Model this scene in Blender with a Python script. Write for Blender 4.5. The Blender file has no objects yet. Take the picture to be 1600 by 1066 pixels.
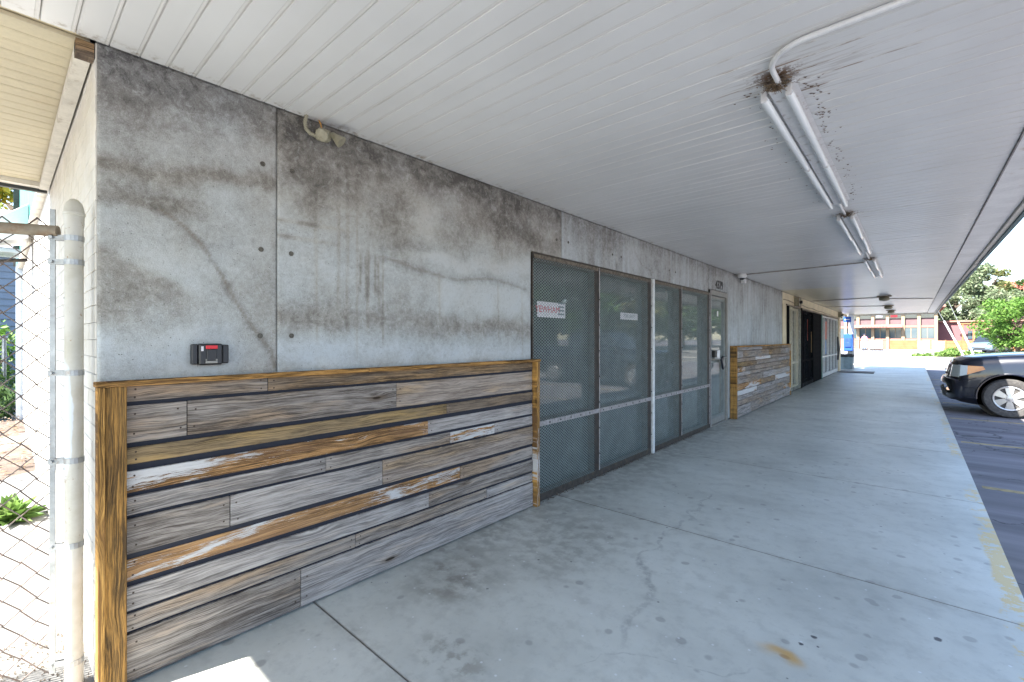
import bpy, math, random
import numpy as np
from mathutils import Vector, Matrix
R_ = math.radians
random.seed(7); rng = np.random.default_rng(7)
sc = bpy.context.scene
COL = sc.collection
# ------------------------------------------------------------------ camera, sky, sun, exposure
cam_d = bpy.data.cameras.new('camera'); cam = bpy.data.objects.new('camera', cam_d); COL.objects.link(cam)
cam.location = (2.5, 0.0, 1.454)
cam_d.sensor_width = 36.0; cam_d.lens = 15.93
cam_d.shift_y = -0.002
cam_d.clip_start = 0.02; cam_d.clip_end = 2000
cam.rotation_euler = (R_(90), 0, math.atan2(0.663, 0.749))
sc.camera = cam
SUN_DIR = Vector((0.25, 0.90, -1.0)).normalized()      # the way the light travels
world = bpy.data.worlds.new('World'); sc.world = world; world.use_nodes = True
wn = world.node_tree; wn.nodes.clear()
sky = wn.nodes.new('ShaderNodeTexSky'); sky.sky_type = 'NISHITA'; sky.sun_disc = False
sky.sun_elevation = math.asin(-SUN_DIR.z); sky.sun_rotation = math.atan2(-SUN_DIR.x, -SUN_DIR.y)
sky.air_density = 1.0; sky.dust_density = 0.6; sky.ozone_density = 1.0
bg = wn.nodes.new('ShaderNodeBackground'); bg.inputs[1].default_value = 0.115
wo = wn.nodes.new('ShaderNodeOutputWorld')
wn.links.new(sky.outputs[0], bg.inputs[0]); wn.links.new(bg.outputs[0], wo.inputs[0])
sun_d = bpy.data.lights.new('sun', 'SUN'); sun_d.energy = 5.0; sun_d.angle = R_(0.5); sun_d.color = (1.0, 0.95, 0.87)
sun = bpy.data.objects.new('sun', sun_d); COL.objects.link(sun); sun.location = (-5, -10, 20)
sun.rotation_euler = SUN_DIR.to_track_quat('-Z', 'Y').to_euler()
sc.view_settings.view_transform = 'Standard'; sc.view_settings.look = 'None'
sc.view_settings.gamma = 1.0; sc.view_settings.exposure = 2.5
try: sc.view_settings.use_curve_mapping = False
except Exception: pass
sc.render.engine = 'CYCLES'
cy = sc.cycles
cy.use_denoising = True; cy.max_bounces = 8; cy.diffuse_bounces = 5; cy.glossy_bounces = 3
cy.transparent_max_bounces = 8; cy.caustics_reflective = False; cy.caustics_refractive = False
cy.sample_clamp_indirect = 8.0

# ------------------------------------------------------------------ mesh helpers
ORIG = {}
def _off(parent, loc):
    if parent is not None: return Vector(ORIG[parent.name])
    return Vector(loc) if loc is not None else Vector((0, 0, 0))
def tag(o, label=None, cat=None, group=None, kind=None):
    if label: o['label'] = label
    if cat: o['category'] = cat
    if group: o['group'] = group
    if kind: o['kind'] = kind
    return o
def thing(name, label, cat, loc=(0, 0, 0), group=None):
    o = bpy.data.objects.new(name, None); COL.objects.link(o); o.location = loc
    o.empty_display_size = 0.1
    ORIG[o.name] = tuple(loc)
    return tag(o, label, cat, group)
class MB:
    """collects shapes given in world coordinates and links them as one mesh"""
    def __init__(s): s.v = []; s.f = []
    def add(s, vs, fs):
        n = len(s.v); s.v.extend([tuple(p) for p in vs]); s.f.extend([tuple(i + n for i in f) for f in fs]); return s
    def box(s, x0, x1, y0, y1, z0, z1):
        vs = [(x0,y0,z0),(x1,y0,z0),(x1,y1,z0),(x0,y1,z0),(x0,y0,z1),(x1,y0,z1),(x1,y1,z1),(x0,y1,z1)]
        return s.add(vs, [(0,3,2,1),(4,5,6,7),(0,1,5,4),(1,2,6,5),(2,3,7,6),(3,0,4,7)])
    def bbox(s, x0, x1, y0, y1, z0, z1, b):
        """box with chamfered long edges all round (24 verts)"""
        c = Vector(((x0+x1)/2,(y0+y1)/2,(z0+z1)/2)); h = ((x1-x0)/2,(y1-y0)/2,(z1-z0)/2)
        vs = []; idx = {}
        for sx in (-1,1):
            for sy in (-1,1):
                for sz in (-1,1):
                    for a in range(3):
                        p = [sx*(h[0]-(b if a!=0 else 0)), sy*(h[1]-(b if a!=1 else 0)), sz*(h[2]-(b if a!=2 else 0))]
                        idx[(sx,sy,sz,a)] = len(vs); vs.append((c.x+p[0], c.y+p[1], c.z+p[2]))
        fs = []
        for a in range(3):
            o = [i for i in range(3) if i != a]
            for s_ in (-1,1):
                q = []
                for u,v in ((-1,-1),(1,-1),(1,1),(-1,1)):
                    k = [0,0,0]; k[a]=s_; k[o[0]]=u; k[o[1]]=v; q.append(idx[(k[0],k[1],k[2],a)])
                fs.append(q)
        for a in range(3):
            o = [i for i in range(3) if i != a]
            for u in (-1,1):
                for v in (-1,1):
                    q = []
                    for s_, ax in ((-1,o[0]),(1,o[0]),(1,o[1]),(-1,o[1])):
                        k=[0,0,0]; k[a]=s_; k[o[0]]=u; k[o[1]]=v; q.append(idx[(k[0],k[1],k[2],ax)])
                    fs.append(q)
        for sx in (-1,1):
            for sy in (-1,1):
                for sz in (-1,1): fs.append([idx[(sx,sy,sz,a)] for a in range(3)])
        return s.add(vs, fs)
    def tube(s, pts, r, n=8, cap=True):
        pts = [Vector(p) for p in pts]; rs = r if isinstance(r, (list, tuple)) else [r]*len(pts)
        rings = []; up = None; base = len(s.v)
        for i, p in enumerate(pts):
            d = (pts[min(i+1, len(pts)-1)] - pts[max(i-1, 0)])
            if d.length < 1e-9: d = Vector((0,0,1))
            d.normalize()
            if up is None:
                up = Vector((0,0,1)) if abs(d.z) < 0.9 else Vector((1,0,0))
            a = d.cross(up)
            if a.length < 1e-6: a = d.orthogonal()
            a.normalize(); b = a.cross(d).normalized(); up = b
            for k in range(n):
                t = 2*math.pi*k/n
                s.v.append(tuple(p + (a*math.cos(t) + b*math.sin(t))*rs[i]))
        for i in range(len(pts)-1):
            for k in range(n):
                s.f.append((base+i*n+k, base+(i+1)*n+k, base+(i+1)*n+(k+1)%n, base+i*n+(k+1)%n))
        if cap:
            s.f.append(tuple(base+k for k in range(n))); m = base+(len(pts)-1)*n
            s.f.append(tuple(m+n-1-k for k in range(n)))
        return s
    def lathe(s, c, prof, axis='z', n=24):
        """prof: list of (radius, height along axis)"""
        base = len(s.v)
        for r, h in prof:
            for k in range(n):
                t = 2*math.pi*k/n; a, b = r*math.cos(t), r*math.sin(t)
                if axis == 'z': p = (c[0]+a, c[1]+b, c[2]+h)
                elif axis == 'y': p = (c[0]+b, c[1]+h, c[2]+a)
                else: p = (c[0]+h, c[1]+a, c[2]+b)
                s.v.append(p)
        for i in range(len(prof)-1):
            for k in range(n):
                s.f.append((base+i*n+k, base+i*n+(k+1)%n, base+(i+1)*n+(k+1)%n, base+(i+1)*n+k))
        s.f.append(tuple(base+n-1-k for k in range(n))); m = base+(len(prof)-1)*n
        s.f.append(tuple(m+k for k in range(n)))
        return s
    def prism(s, poly, axis, a0, a1):
        """poly in the two other axes (order x,y,z without axis)"""
        n = len(poly); vs = []
        for a in (a0, a1):
            for u, v in poly:
                vs.append((a,u,v) if axis=='x' else (u,a,v) if axis=='y' else (u,v,a))
        fs = [tuple(range(n-1,-1,-1)), tuple(range(n,2*n))]
        for k in range(n): fs.append((k,(k+1)%n,n+(k+1)%n,n+k))
        return s.add(vs, fs)
    def rot(s, n0, c, axis, ang):
        m = Matrix.Rotation(ang, 3, axis); c = Vector(c)
        for i in range(n0, len(s.v)): s.v[i] = tuple(m @ (Vector(s.v[i]) - c) + c)
        return s
    def build(s, name, mat, parent=None, loc=None, smooth=False, bevel=0.0, kind=None, recalc=True):
        off = _off(parent, loc)
        me = bpy.data.meshes.new(name)
        me.from_pydata([(p[0]-off.x, p[1]-off.y, p[2]-off.z) for p in s.v], [], s.f)
        if recalc:
            import bmesh
            bm = bmesh.new(); bm.from_mesh(me); bmesh.ops.recalc_face_normals(bm, faces=bm.faces); bm.to_mesh(me); bm.free()
        if smooth:
            me.polygons.foreach_set('use_smooth', [True]*len(me.polygons))
            try: me.set_sharp_from_angle(angle=R_(38))
            except Exception: pass
        if mat is not None: me.materials.append(mat)
        o = bpy.data.objects.new(name, me); COL.objects.link(o)
        if parent is not None: o.parent = parent; ORIG[o.name] = tuple(off)
        else: o.location = off; ORIG[o.name] = tuple(off)
        if bevel:
            b = o.modifiers.new('bevel', 'BEVEL'); b.width = bevel; b.segments = 2; b.limit_method = 'ANGLE'
        if kind: o['kind'] = kind
        return o
def npmesh(name, V, F, mat, parent=None, loc=None, kind=None, smooth=False):
    off = _off(parent, loc); V = np.asarray(V, dtype=np.float32) - np.array(off, dtype=np.float32)
    F = np.asarray(F, dtype=np.int32); k = F.shape[1]
    me = bpy.data.meshes.new(name); me.vertices.add(len(V)); me.vertices.foreach_set('co', V.ravel())
    me.loops.add(F.size); me.loops.foreach_set('vertex_index', F.ravel())
    me.polygons.add(len(F)); me.polygons.foreach_set('loop_start', np.arange(len(F), dtype=np.int32)*k)
    me.polygons.foreach_set('loop_total', np.full(len(F), k, dtype=np.int32))
    me.update(calc_edges=True)
    if smooth: me.polygons.foreach_set('use_smooth', [True]*len(F))
    me.materials.append(mat)
    o = bpy.data.objects.new(name, me); COL.objects.link(o)
    if parent is not None: o.parent = parent
    else: o.location = off
    ORIG[o.name] = tuple(off)
    if kind: o['kind'] = kind
    return o
def share(src, name, loc, parent, rot=None, scale=None):
    """another object on the same mesh; loc is in the parent's space"""
    o = bpy.data.objects.new(name, src.data if hasattr(src, 'data') else src); COL.objects.link(o)
    o.parent = parent; o.location = loc
    if rot: o.rotation_euler = rot
    if scale: o.scale = scale
    return o
def copy_tree(o, parent=None, label=None):
    c = o.copy(); COL.objects.link(c)
    if parent is not None: c.parent = parent
    if label: c['label'] = label
    for ch in list(o.children): copy_tree(ch, c)
    return c
def text_mesh(txt, size, extrude=0.0, bold=0.0):
    cu = bpy.data.curves.new('lettering', 'FONT'); cu.body = txt; cu.size = size; cu.extrude = extrude; cu.offset = bold
    cu.align_x = 'CENTER'; cu.align_y = 'CENTER'; cu.resolution_u = 3
    t = bpy.data.objects.new('tmp', cu); COL.objects.link(t)
    me = bpy.data.meshes.new_from_object(t.evaluated_get(bpy.context.evaluated_depsgraph_get()))
    bpy.data.objects.remove(t); return me
def lettering(name, txt, size, loc, rot, mat, parent, extrude=0.001, bold=0.0):
    me = text_mesh(txt, size, extrude, bold); me.materials.clear(); me.materials.append(mat)
    o = bpy.data.objects.new(name, me); COL.objects.link(o); o.parent = parent
    off = Vector(ORIG[parent.name]); o.location = Vector(loc) - off; o.rotation_euler = rot
    ORIG[o.name] = tuple(off); return o

# ------------------------------------------------------------------ material helpers
class N:
    def __init__(s, name):
        s.m = bpy.data.materials.new(name); s.m.use_nodes = True; s.t = s.m.node_tree
        s.b = s.t.nodes['Principled BSDF']; s.n = s.t.nodes; s.l = s.t.links
    def put(s, sock, v):
        if isinstance(v, (int, float)): sock.default_value = v
        elif isinstance(v, tuple):
            sock.default_value = (v + (1.0,)) if (len(v) == 3 and len(sock.default_value) == 4) else v
        else: s.l.new(v, sock)
    def pos(s): return s.n.new('ShaderNodeNewGeometry').outputs['Position']
    def island(s): return s.n.new('ShaderNodeNewGeometry').outputs['Random Per Island']
    def obj(s): return s.n.new('ShaderNodeTexCoord').outputs['Object']
    def rnd(s): return s.n.new('ShaderNodeObjectInfo').outputs['Random']
    def attr(s, name):
        a = s.n.new('ShaderNodeAttribute'); a.attribute_name = name; return a.outputs['Color']
    def sep(s, v):
        n = s.n.new('ShaderNodeSeparateXYZ'); s.put(n.inputs[0], v); return n.outputs
    def comb(s, x=0.0, y=0.0, z=0.0):
        n = s.n.new('ShaderNodeCombineXYZ')
        for i, q in enumerate((x, y, z)): s.put(n.inputs[i], q)
        return n.outputs[0]
    def ma(s, op, a, b=0.0, c=0.0, clamp=False):
        n = s.n.new('ShaderNodeMath'); n.operation = op; n.use_clamp = clamp
        s.put(n.inputs[0], a); s.put(n.inputs[1], b); s.put(n.inputs[2], c); return n.outputs[0]
    def vm(s, op, a, b=(0.0,0.0,0.0)):
        n = s.n.new('ShaderNodeVectorMath'); n.operation = op; s.put(n.inputs[0], a); s.put(n.inputs[1], b); return n.outputs[0]
    def noise(s, v, scale=5.0, detail=4.0, rough=0.55, dist=0.0, col=False):
        n = s.n.new('ShaderNodeTexNoise'); s.put(n.inputs['Vector'], v); n.inputs['Scale'].default_value = scale
        n.inputs['Detail'].default_value = detail; n.inputs['Roughness'].default_value = rough; n.inputs['Distortion'].default_value = dist
        return n.outputs['Color' if col else 'Fac']
    def voro(s, v, scale=5.0, feature='F1', out='Distance'):
        n = s.n.new('ShaderNodeTexVoronoi'); n.feature = feature; s.put(n.inputs['Vector'], v); n.inputs['Scale'].default_value = scale
        return n.outputs[out]
    def ss(s, v, a, b, lo=0.0, hi=1.0):
        """smoothstep of v from a to b"""
        n = s.n.new('ShaderNodeMapRange'); n.interpolation_type = 'SMOOTHSTEP'; s.put(n.inputs[0], v)
        n.inputs[1].default_value = a; n.inputs[2].default_value = b; n.inputs[3].default_value = lo; n.inputs[4].default_value = hi
        return n.outputs[0]
    def mix(s, f, a, b, mode='MIX'):
        n = s.n.new('ShaderNodeMix'); n.data_type = 'RGBA'; n.blend_type = mode; n.clamp_factor = True
        s.put(n.inputs[0], f); s.put(n.inputs[6], a); s.put(n.inputs[7], b); return n.outputs[2]
    def ramp(s, f, stops):
        n = s.n.new('ShaderNodeValToRGB'); r = n.color_ramp
        while len(r.elements) < len(stops): r.elements.new(0.5)
        for e, (p, c) in zip(r.elements, stops): e.position = p; e.color = c + (1.0,) if len(c) == 3 else c
        s.put(n.inputs[0], f); return n.outputs[0]
    def blob(s, x, y, cx, cy, rx, ry, soft=0.6):
        a = s.ma('DIVIDE', s.ma('SUBTRACT', x, cx), rx); b = s.ma('DIVIDE', s.ma('SUBTRACT', y, cy), ry)
        d = s.ma('SQRT', s.ma('ADD', s.ma('MULTIPLY', a, a), s.ma('MULTIPLY', b, b)))
        return s.ss(d, 1.0, 1.0 - soft)
    def bump(s, h, strength=0.3, dist=0.01):
        n = s.n.new('ShaderNodeBump'); n.inputs['Strength'].default_value = strength; n.inputs['Distance'].default_value = dist
        s.put(n.inputs['Height'], h); s.l.new(n.outputs[0], s.b.inputs['Normal'])
    def out(s, color=None, rough=None, metal=None, spec=None):
        if color is not None: s.put(s.b.inputs['Base Color'], color)
        if rough is not None: s.put(s.b.inputs['Roughness'], rough)
        if metal is not None: s.put(s.b.inputs['Metallic'], metal)
        if spec is not None: s.put(s.b.inputs['Specular IOR Level'], spec)
        return s.m
def worn(name, c, rough=0.5, metal=0.0, var=0.25, scale=6.0, dirt=None, dirt_amt=0.3, bump=0.0, fine=60.0):
    n = N(name); p = n.pos(); a = n.noise(p, scale, 5, 0.6); b = n.noise(p, fine, 3, 0.6)
    col = n.mix(n.ss(a, 0.3, 0.7), tuple(q*(1-var) for q in c), tuple(min(1, q*(1+var*0.4)) for q in c))
    if dirt is not None:
        col = n.mix(n.ma('MULTIPLY', n.ss(n.noise(p, scale*1.7, 6, 0.7), 0.62-dirt_amt*0.4, 0.75), 0.8), col, dirt)
    col = n.mix(n.ss(b, 0.35, 0.75, 0.0, 0.18), col, tuple(q*0.5 for q in c))
    if bump: n.bump(b, bump, 0.004)
    return n.out(col, rough, metal)
def flat(name, c, rough=0.5, metal=0.0, spec=0.5):
    n = N(name); return n.out(c, rough, metal, spec)

# ------------------------------------------------------------------ materials
def wood(name, light, dark, brown, brown_amt=0.2, paint=0.0, vertical=False, crack=0.5, knot=0.3):
    n = N(name); p = n.sep(n.pos()); r = n.ma('MULTIPLY', n.rnd(), 37.0)
    if vertical: L, A, B = p[2], p[1], p[0]
    else: L, A, B = p[1], p[2], p[0]
    LL = n.ma('ADD', L, r)
    def co(l, a, o=0.0, b=0.0):
        return n.comb(n.ma('MULTIPLY', LL, l), n.ma('MULTIPLY', A2, a), n.ma('ADD', n.ma('MULTIPLY', B, b), n.ma('ADD', r, o)))
    A2 = A
    # knots bend the grain around them
    kv = n.voro(n.comb(n.ma('MULTIPLY', LL, 1.9), n.ma('MULTIPLY', A, 8.0), r), 1.0)
    kn = n.noise(co(2.6, 8.0), 1.0, 3, 0.5)
    A2 = n.ma('ADD', A, n.ma('ADD', n.ma('MULTIPLY', n.ma('SUBTRACT', kn, 0.5), 0.045), n.ma('MULTIPLY', n.ss(kv, 0.35, 0.0), 0.02)))
    g1 = n.noise(co(1.1, 80.0, 0, 20.0), 1.0, 7, 0.66)
    g2 = n.noise(co(7.0, 330.0, 7.0), 1.0, 5, 0.75)
    g3 = n.noise(co(0.9, 6.0, 3.0), 1.0, 4, 0.6)
    gm = n.noise(co(3.0, 24.0, 13.0), 1.0, 6, 0.65)
    tone = n.ma('MULTIPLY', n.ma('SUBTRACT', n.ma('FRACT', n.ma('MULTIPLY', r, 3.71)), 0.5), 0.12)
    f = n.ma('ADD', n.ma('ADD', n.ma('ADD', n.ma('MULTIPLY', n.ma('SUBTRACT', g1, 0.5), 0.85), n.ma('MULTIPLY', n.ma('SUBTRACT', g2, 0.5), 1.45)), n.ma('MULTIPLY', n.ma('SUBTRACT', gm, 0.5), 0.75)), n.ma('ADD', tone, 0.5))
    c = n.ramp(f, [(0.22, dark), (0.44, tuple((a*0.5+b*0.5) for a, b in zip(dark, light))), (0.60, light), (0.85, tuple(min(1, q*1.22) for q in light))])
    bm = n.ma('MULTIPLY', n.ss(n.ma('ADD', n.ma('MULTIPLY', g3, 0.7), n.ma('MULTIPLY', gm, 0.3)), 0.60-brown_amt*0.45, 0.76-brown_amt*0.40), min(1.0, 0.35+brown_amt))
    cb = n.ramp(f, [(0.36, tuple(q*0.16 for q in brown)), (0.5, tuple(q*0.72 for q in brown)), (0.66, tuple(min(1,q*1.3) for q in brown))])
    c = n.mix(bm, c, cb)
    ck = n.ss(n.noise(co(3.2, 170.0, 11.0), 1.0, 6, 0.75), 0.435, 0.375, 0.0, crack)
    ck = n.ma('MULTIPLY', ck, n.ss(gm, 0.25, 0.55, 1.0, 0.35))
    if vertical: c = n.mix(n.ss(n.noise(co(1.3, 26.0, 21.0), 1.0, 6, 0.7, 0.6), 0.50, 0.62, 0.0, 0.85), c, tuple(q*0.9 for q in dark))
    c = n.mix(ck, c, tuple(q*0.22 for q in dark))
    if knot:
        kr = n.sep(n.voro(n.comb(n.ma('MULTIPLY', LL, 1.9), n.ma('MULTIPLY', A, 8.0), r), 1.0, out='Color'))[0]
        kk = n.ma('MULTIPLY', n.ss(kv, 0.085, 0.05), n.ss(kr, 0.55, 0.6))
        c = n.mix(n.ma('MULTIPLY', n.ma('MULTIPLY', n.ss(kv, 0.20, 0.07), n.ss(kr, 0.55, 0.6)), 0.55), c, tuple(q*0.35 for q in brown))
        c = n.mix(n.ma('MULTIPLY', kk, 0.9), c, (0.022, 0.014, 0.008))
    h = n.ma('SUBTRACT', f, n.ma('MULTIPLY', ck, 1.2))
    if paint:
        pm = n.ma('ADD', n.ma('ADD', n.ma('MULTIPLY', n.noise(co(1.7, 10.0, 5.0), 1.0, 3, 0.5, 0.5), 0.42), n.ma('MULTIPLY', n.noise(co(9.0, 90.0, 3.0), 1.0, 8, 0.85, 0.5), 0.42)), n.ma('MULTIPLY', g2, 0.24))
        pk = n.ss(pm, 0.645-paint*0.16, 0.66-paint*0.16)
        c = n.mix(pk, c, n.mix(g2, (0.42, 0.39, 0.37), (0.70, 0.69, 0.68)))
        h = n.ma('ADD', h, n.ma('MULTIPLY', pk, 0.5))
    n.bump(h, 0.6, 0.003)
    return n.out(c, 0.85, 0.0, 0.2)
W_GREY   = wood('weathered_grey_wood', (0.34,0.30,0.265), (0.075,0.059,0.05), (0.32,0.21,0.12), 0.32, crack=0.75)
W_SILVER = wood('silver_grey_wood', (0.41,0.375,0.35), (0.13,0.115,0.106), (0.38,0.27,0.17), 0.22, crack=0.5)
W_TAN    = wood('tan_grey_wood', (0.40,0.335,0.28), (0.14,0.105,0.083), (0.40,0.26,0.13), 0.30, crack=0.4)
W_BROWN  = wood('rough_brown_wood', (0.30,0.215,0.12), (0.045,0.033,0.025), (0.34,0.22,0.085), 0.30, crack=1.0)
W_UMBER  = wood('dark_umber_wood', (0.26,0.20,0.145), (0.075,0.055,0.043), (0.34,0.21,0.10), 0.45, crack=0.6)
W_ORANGE = wood('orange_wood_with_flaking_white_paint', (0.42,0.25,0.125), (0.18,0.095,0.05), (0.40,0.215,0.085), 0.5, paint=0.58, crack=0.25, knot=0)
W_WHITE  = wood('orange_wood_mostly_white_paint', (0.50,0.27,0.10), (0.20,0.10,0.04), (0.5,0.25,0.07), 0.4, paint=0.95, crack=0.2, knot=0)
W_TRIM   = wood('ochre_trim_wood', (0.46,0.27,0.105), (0.17,0.085,0.035), (0.44,0.23,0.07), 0.6, crack=0.6, knot=0)
W_POST   = wood('ochre_post_wood', (0.37,0.205,0.065), (0.065,0.043,0.024), (0.40,0.20,0.05), 0.40, vertical=True, crack=0.95, knot=0.2)
M_GAP = flat('navy_black_backing', (0.016, 0.018, 0.028), 0.8)

def soffit_mat():
    n = N('white_soffit_vinyl'); P = n.pos(); p = n.sep(P)
    a = n.noise(P, 1.3, 4, 0.55)
    c = n.mix(n.ss(a, 0.3, 0.7), (0.66, 0.655, 0.64), (0.72, 0.715, 0.70))
    fr = n.ma('FRACT', n.ma('ADD', n.ma('MULTIPLY', p[1], 10.0), 1000.0))
    seam = n.ma('ADD', n.ss(fr, 0.10, 0.0), n.ss(fr, 0.90, 1.0))
    st = n.noise(n.comb(n.ma('MULTIPLY', p[0], 5.0), n.ma('MULTIPLY', p[1], 55.0), 0.0), 1.0, 4, 0.6)
    # rusty insect and cobweb dirt caught in the seams around the tube lights
    d1 = n.blob(p[0], p[1], 2.03, 2.42, 0.62, 0.55, 0.9); d2 = n.blob(p[0], p[1], 2.05, 3.9, 0.50, 1.7, 0.9)
    d3 = n.blob(p[0], p[1], 2.03, 5.6, 0.45, 0.7, 0.9); d4 = n.blob(p[0], p[1], 2.03, 8.5, 0.5, 0.9, 0.9); d5 = n.blob(p[0], p[1], 2.6, 2.6, 0.8, 0.9, 0.9)
    near = n.ma('ADD', n.ma('ADD', d1, n.ma('MULTIPLY', d2, 0.55)), n.ma('ADD', n.ma('MULTIPLY', d3, 0.8), n.ma('ADD', n.ma('MULTIPLY', d4, 0.7), n.ma('MULTIPLY', d5, 0.35))))
    sp = n.ss(n.ma('ADD', st, n.ma('MULTIPLY', near, 0.17)), 0.66, 0.74)
    sp = n.ma('MULTIPLY', sp, n.ma('MULTIPLY', near, n.ma('ADD', 0.25, n.ma('MULTIPLY', seam, 0.9))), clamp=True)
    c = n.mix(sp, c, n.mix(n.noise(P, 90, 2), (0.10, 0.055, 0.03), (0.30, 0.20, 0.13)))
    core = n.blob(p[0], p[1], 2.02, 2.38, 0.17, 0.13, 0.8)
    cs = n.ss(n.ma('ADD', n.noise(P, 38, 5, 0.75), n.ma('MULTIPLY', core, 0.17)), 0.56, 0.64)
    c = n.mix(n.ma('MULTIPLY', cs, core, clamp=True), c, (0.13, 0.075, 0.045))
    c = n.mix(n.ss(fr, 0.83, 0.87, 0.0, 0.30), c, (0.50, 0.47, 0.43))
    # beige ageing above the next shop, grime along the seams and by the wall
    beige = n.ma('MULTIPLY', n.ss(p[1], 12.8, 13.2), n.ss(p[0], 1.7, 0.5))
    c = n.mix(n.ma('MULTIPLY', beige, 0.75), c, (0.70, 0.62, 0.42))
    c = n.mix(n.ma('MULTIPLY', n.ma('MULTIPLY', seam, n.ss(st, 0.45, 0.7)), 0.30), c, (0.42, 0.36, 0.28))
    c = n.mix(n.ma('MULTIPLY', n.ss(p[0], 0.10, 0.0), n.ss(n.noise(P, 14, 4, 0.7), 0.5, 0.7)), c, (0.30, 0.24, 0.17))
    sm = n.ss(n.noise(n.comb(n.ma('MULTIPLY', p[0], 0.5), n.ma('MULTIPLY', p[1], 4.0), 4.0), 1.0, 3, 0.5), 0.55, 0.75, 0.0, 0.10)
    c = n.mix(sm, c, (0.45, 0.42, 0.40))
    n.bump(n.noise(n.comb(n.ma('MULTIPLY', p[0], 1.2), n.ma('MULTIPLY', p[1], 9.0), 0.0), 1.0, 3, 0.5), 0.12, 0.01)
    return n.out(c, 0.27, 0.0, 0.55)
M_SOFFIT = soffit_mat()
M_WHITE = worn('white_painted_metal', (0.74,0.74,0.73), 0.4, 0, 0.12, 4, (0.45,0.38,0.30), 0.1)
M_CREAM_SOF = worn('cream_soffit_vinyl', (0.56,0.49,0.34), 0.5, 0, 0.12, 2.0, (0.50,0.42,0.28), 0.12)
M_CREAM = worn('cream_painted_fascia', (0.72,0.62,0.42), 0.55, 0, 0.15, 3.0, (0.36,0.24,0.13), 0.18)
M_DARKGAP = flat('dark_gap', (0.02,0.018,0.016), 0.9)
M_TRIMWHITE = worn('weathered_white_trim', (0.66,0.63,0.56), 0.6, 0, 0.15, 8.0, (0.28,0.22,0.15), 0.2)

def concrete_wall_mat():
    n = N('stained_concrete_finish'); P = n.pos(); p = n.sep(P)
    A = n.attr('stain'); s = n.n.new('ShaderNodeSeparateColor'); n.put(s.inputs[0], A); dark, brown, line = s.outputs[0], s.outputs[1], s.outputs[2]
    f1 = n.noise(P, 7, 6, 0.65); f2 = n.noise(P, 42, 5, 0.7); f3 = n.noise(P, 190, 3, 0.6)
    mott = n.ma('ADD', n.ma('MULTIPLY', n.ma('SUBTRACT', f1, 0.5), 0.5), n.ma('ADD', n.ma('MULTIPLY', n.ma('SUBTRACT', f2, 0.5), 0.55), n.ma('MULTIPLY', n.ma('SUBTRACT', f3, 0.5), 0.6)))
    f5 = n.noise(P, 16, 7, 0.78, 0.6)
    d = n.ma('ADD', n.ma('MULTIPLY', dark, n.ss(f5, 0.34, 0.66, 0.68, 1.25)), mott, clamp=True)
    c = n.ramp(d, [(0.0, (0.50,0.54,0.555)), (0.28, (0.37,0.397,0.405)), (0.55, (0.235,0.243,0.245)), (0.8, (0.165,0.165,0.168)), (1.0, (0.085,0.085,0.09))])
    b = n.ma('ADD', brown, n.ma('MULTIPLY', n.ma('SUBTRACT', f2, 0.5), 0.5), clamp=True)
    cb = n.ramp(d, [(0.0, (0.46,0.445,0.40)), (0.3, (0.345,0.33,0.295)), (0.6, (0.21,0.195,0.17)), (1.0, (0.09,0.082,0.072))])
    c = n.mix(n.ma('MULTIPLY', b, 0.95), c, cb)
    c = n.mix(n.ma('MULTIPLY', line, 0.8), c, (0.20, 0.17, 0.13))
    pv_ = n.voro(P, 42.0); pr_v = n.sep(n.voro(P, 42.0, out='Color'))[0]
    c = n.mix(n.ma('MULTIPLY', n.ma('MULTIPLY', n.ss(pv_, 0.11, 0.07), n.ss(pr_v, 0.86, 0.88)), 0.75), c, (0.05, 0.045, 0.04))
    sc_ = n.noise(n.vm('MULTIPLY', P, (1.0, 60.0, 26.0)), 1.0, 5, 0.75, 1.5)
    c = n.mix(n.ma('MULTIPLY', n.ss(sc_, 0.60, 0.66), n.ss(p[2], 2.1, 1.3, 0.12, 0.55)), c, (0.50, 0.54, 0.555))
    f4 = n.noise(P, 22, 6, 0.75, 0.8)
    c = n.mix(n.ss(f4, 0.56, 0.64, 0.0, 0.2), c, (0.60, 0.62, 0.60)); c = n.mix(n.ss(f4, 0.42, 0.36, 0.0, 0.18), c, (0.10, 0.095, 0.085))
    n.bump(n.ma('ADD', n.ma('MULTIPLY', f2, 0.5), n.ma('ADD', n.ma('MULTIPLY', f3, 0.6), n.ma('MULTIPLY', f1, 0.8))), 0.5, 0.006)
    return n.out(c, 0.75, 0.0, 0.3)
M_CONC = concrete_wall_mat()
M_CONC_EDGE = worn('grey_concrete_edge', (0.24,0.25,0.25), 0.8, 0, 0.3, 12, None, 0, 0.3)

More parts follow.
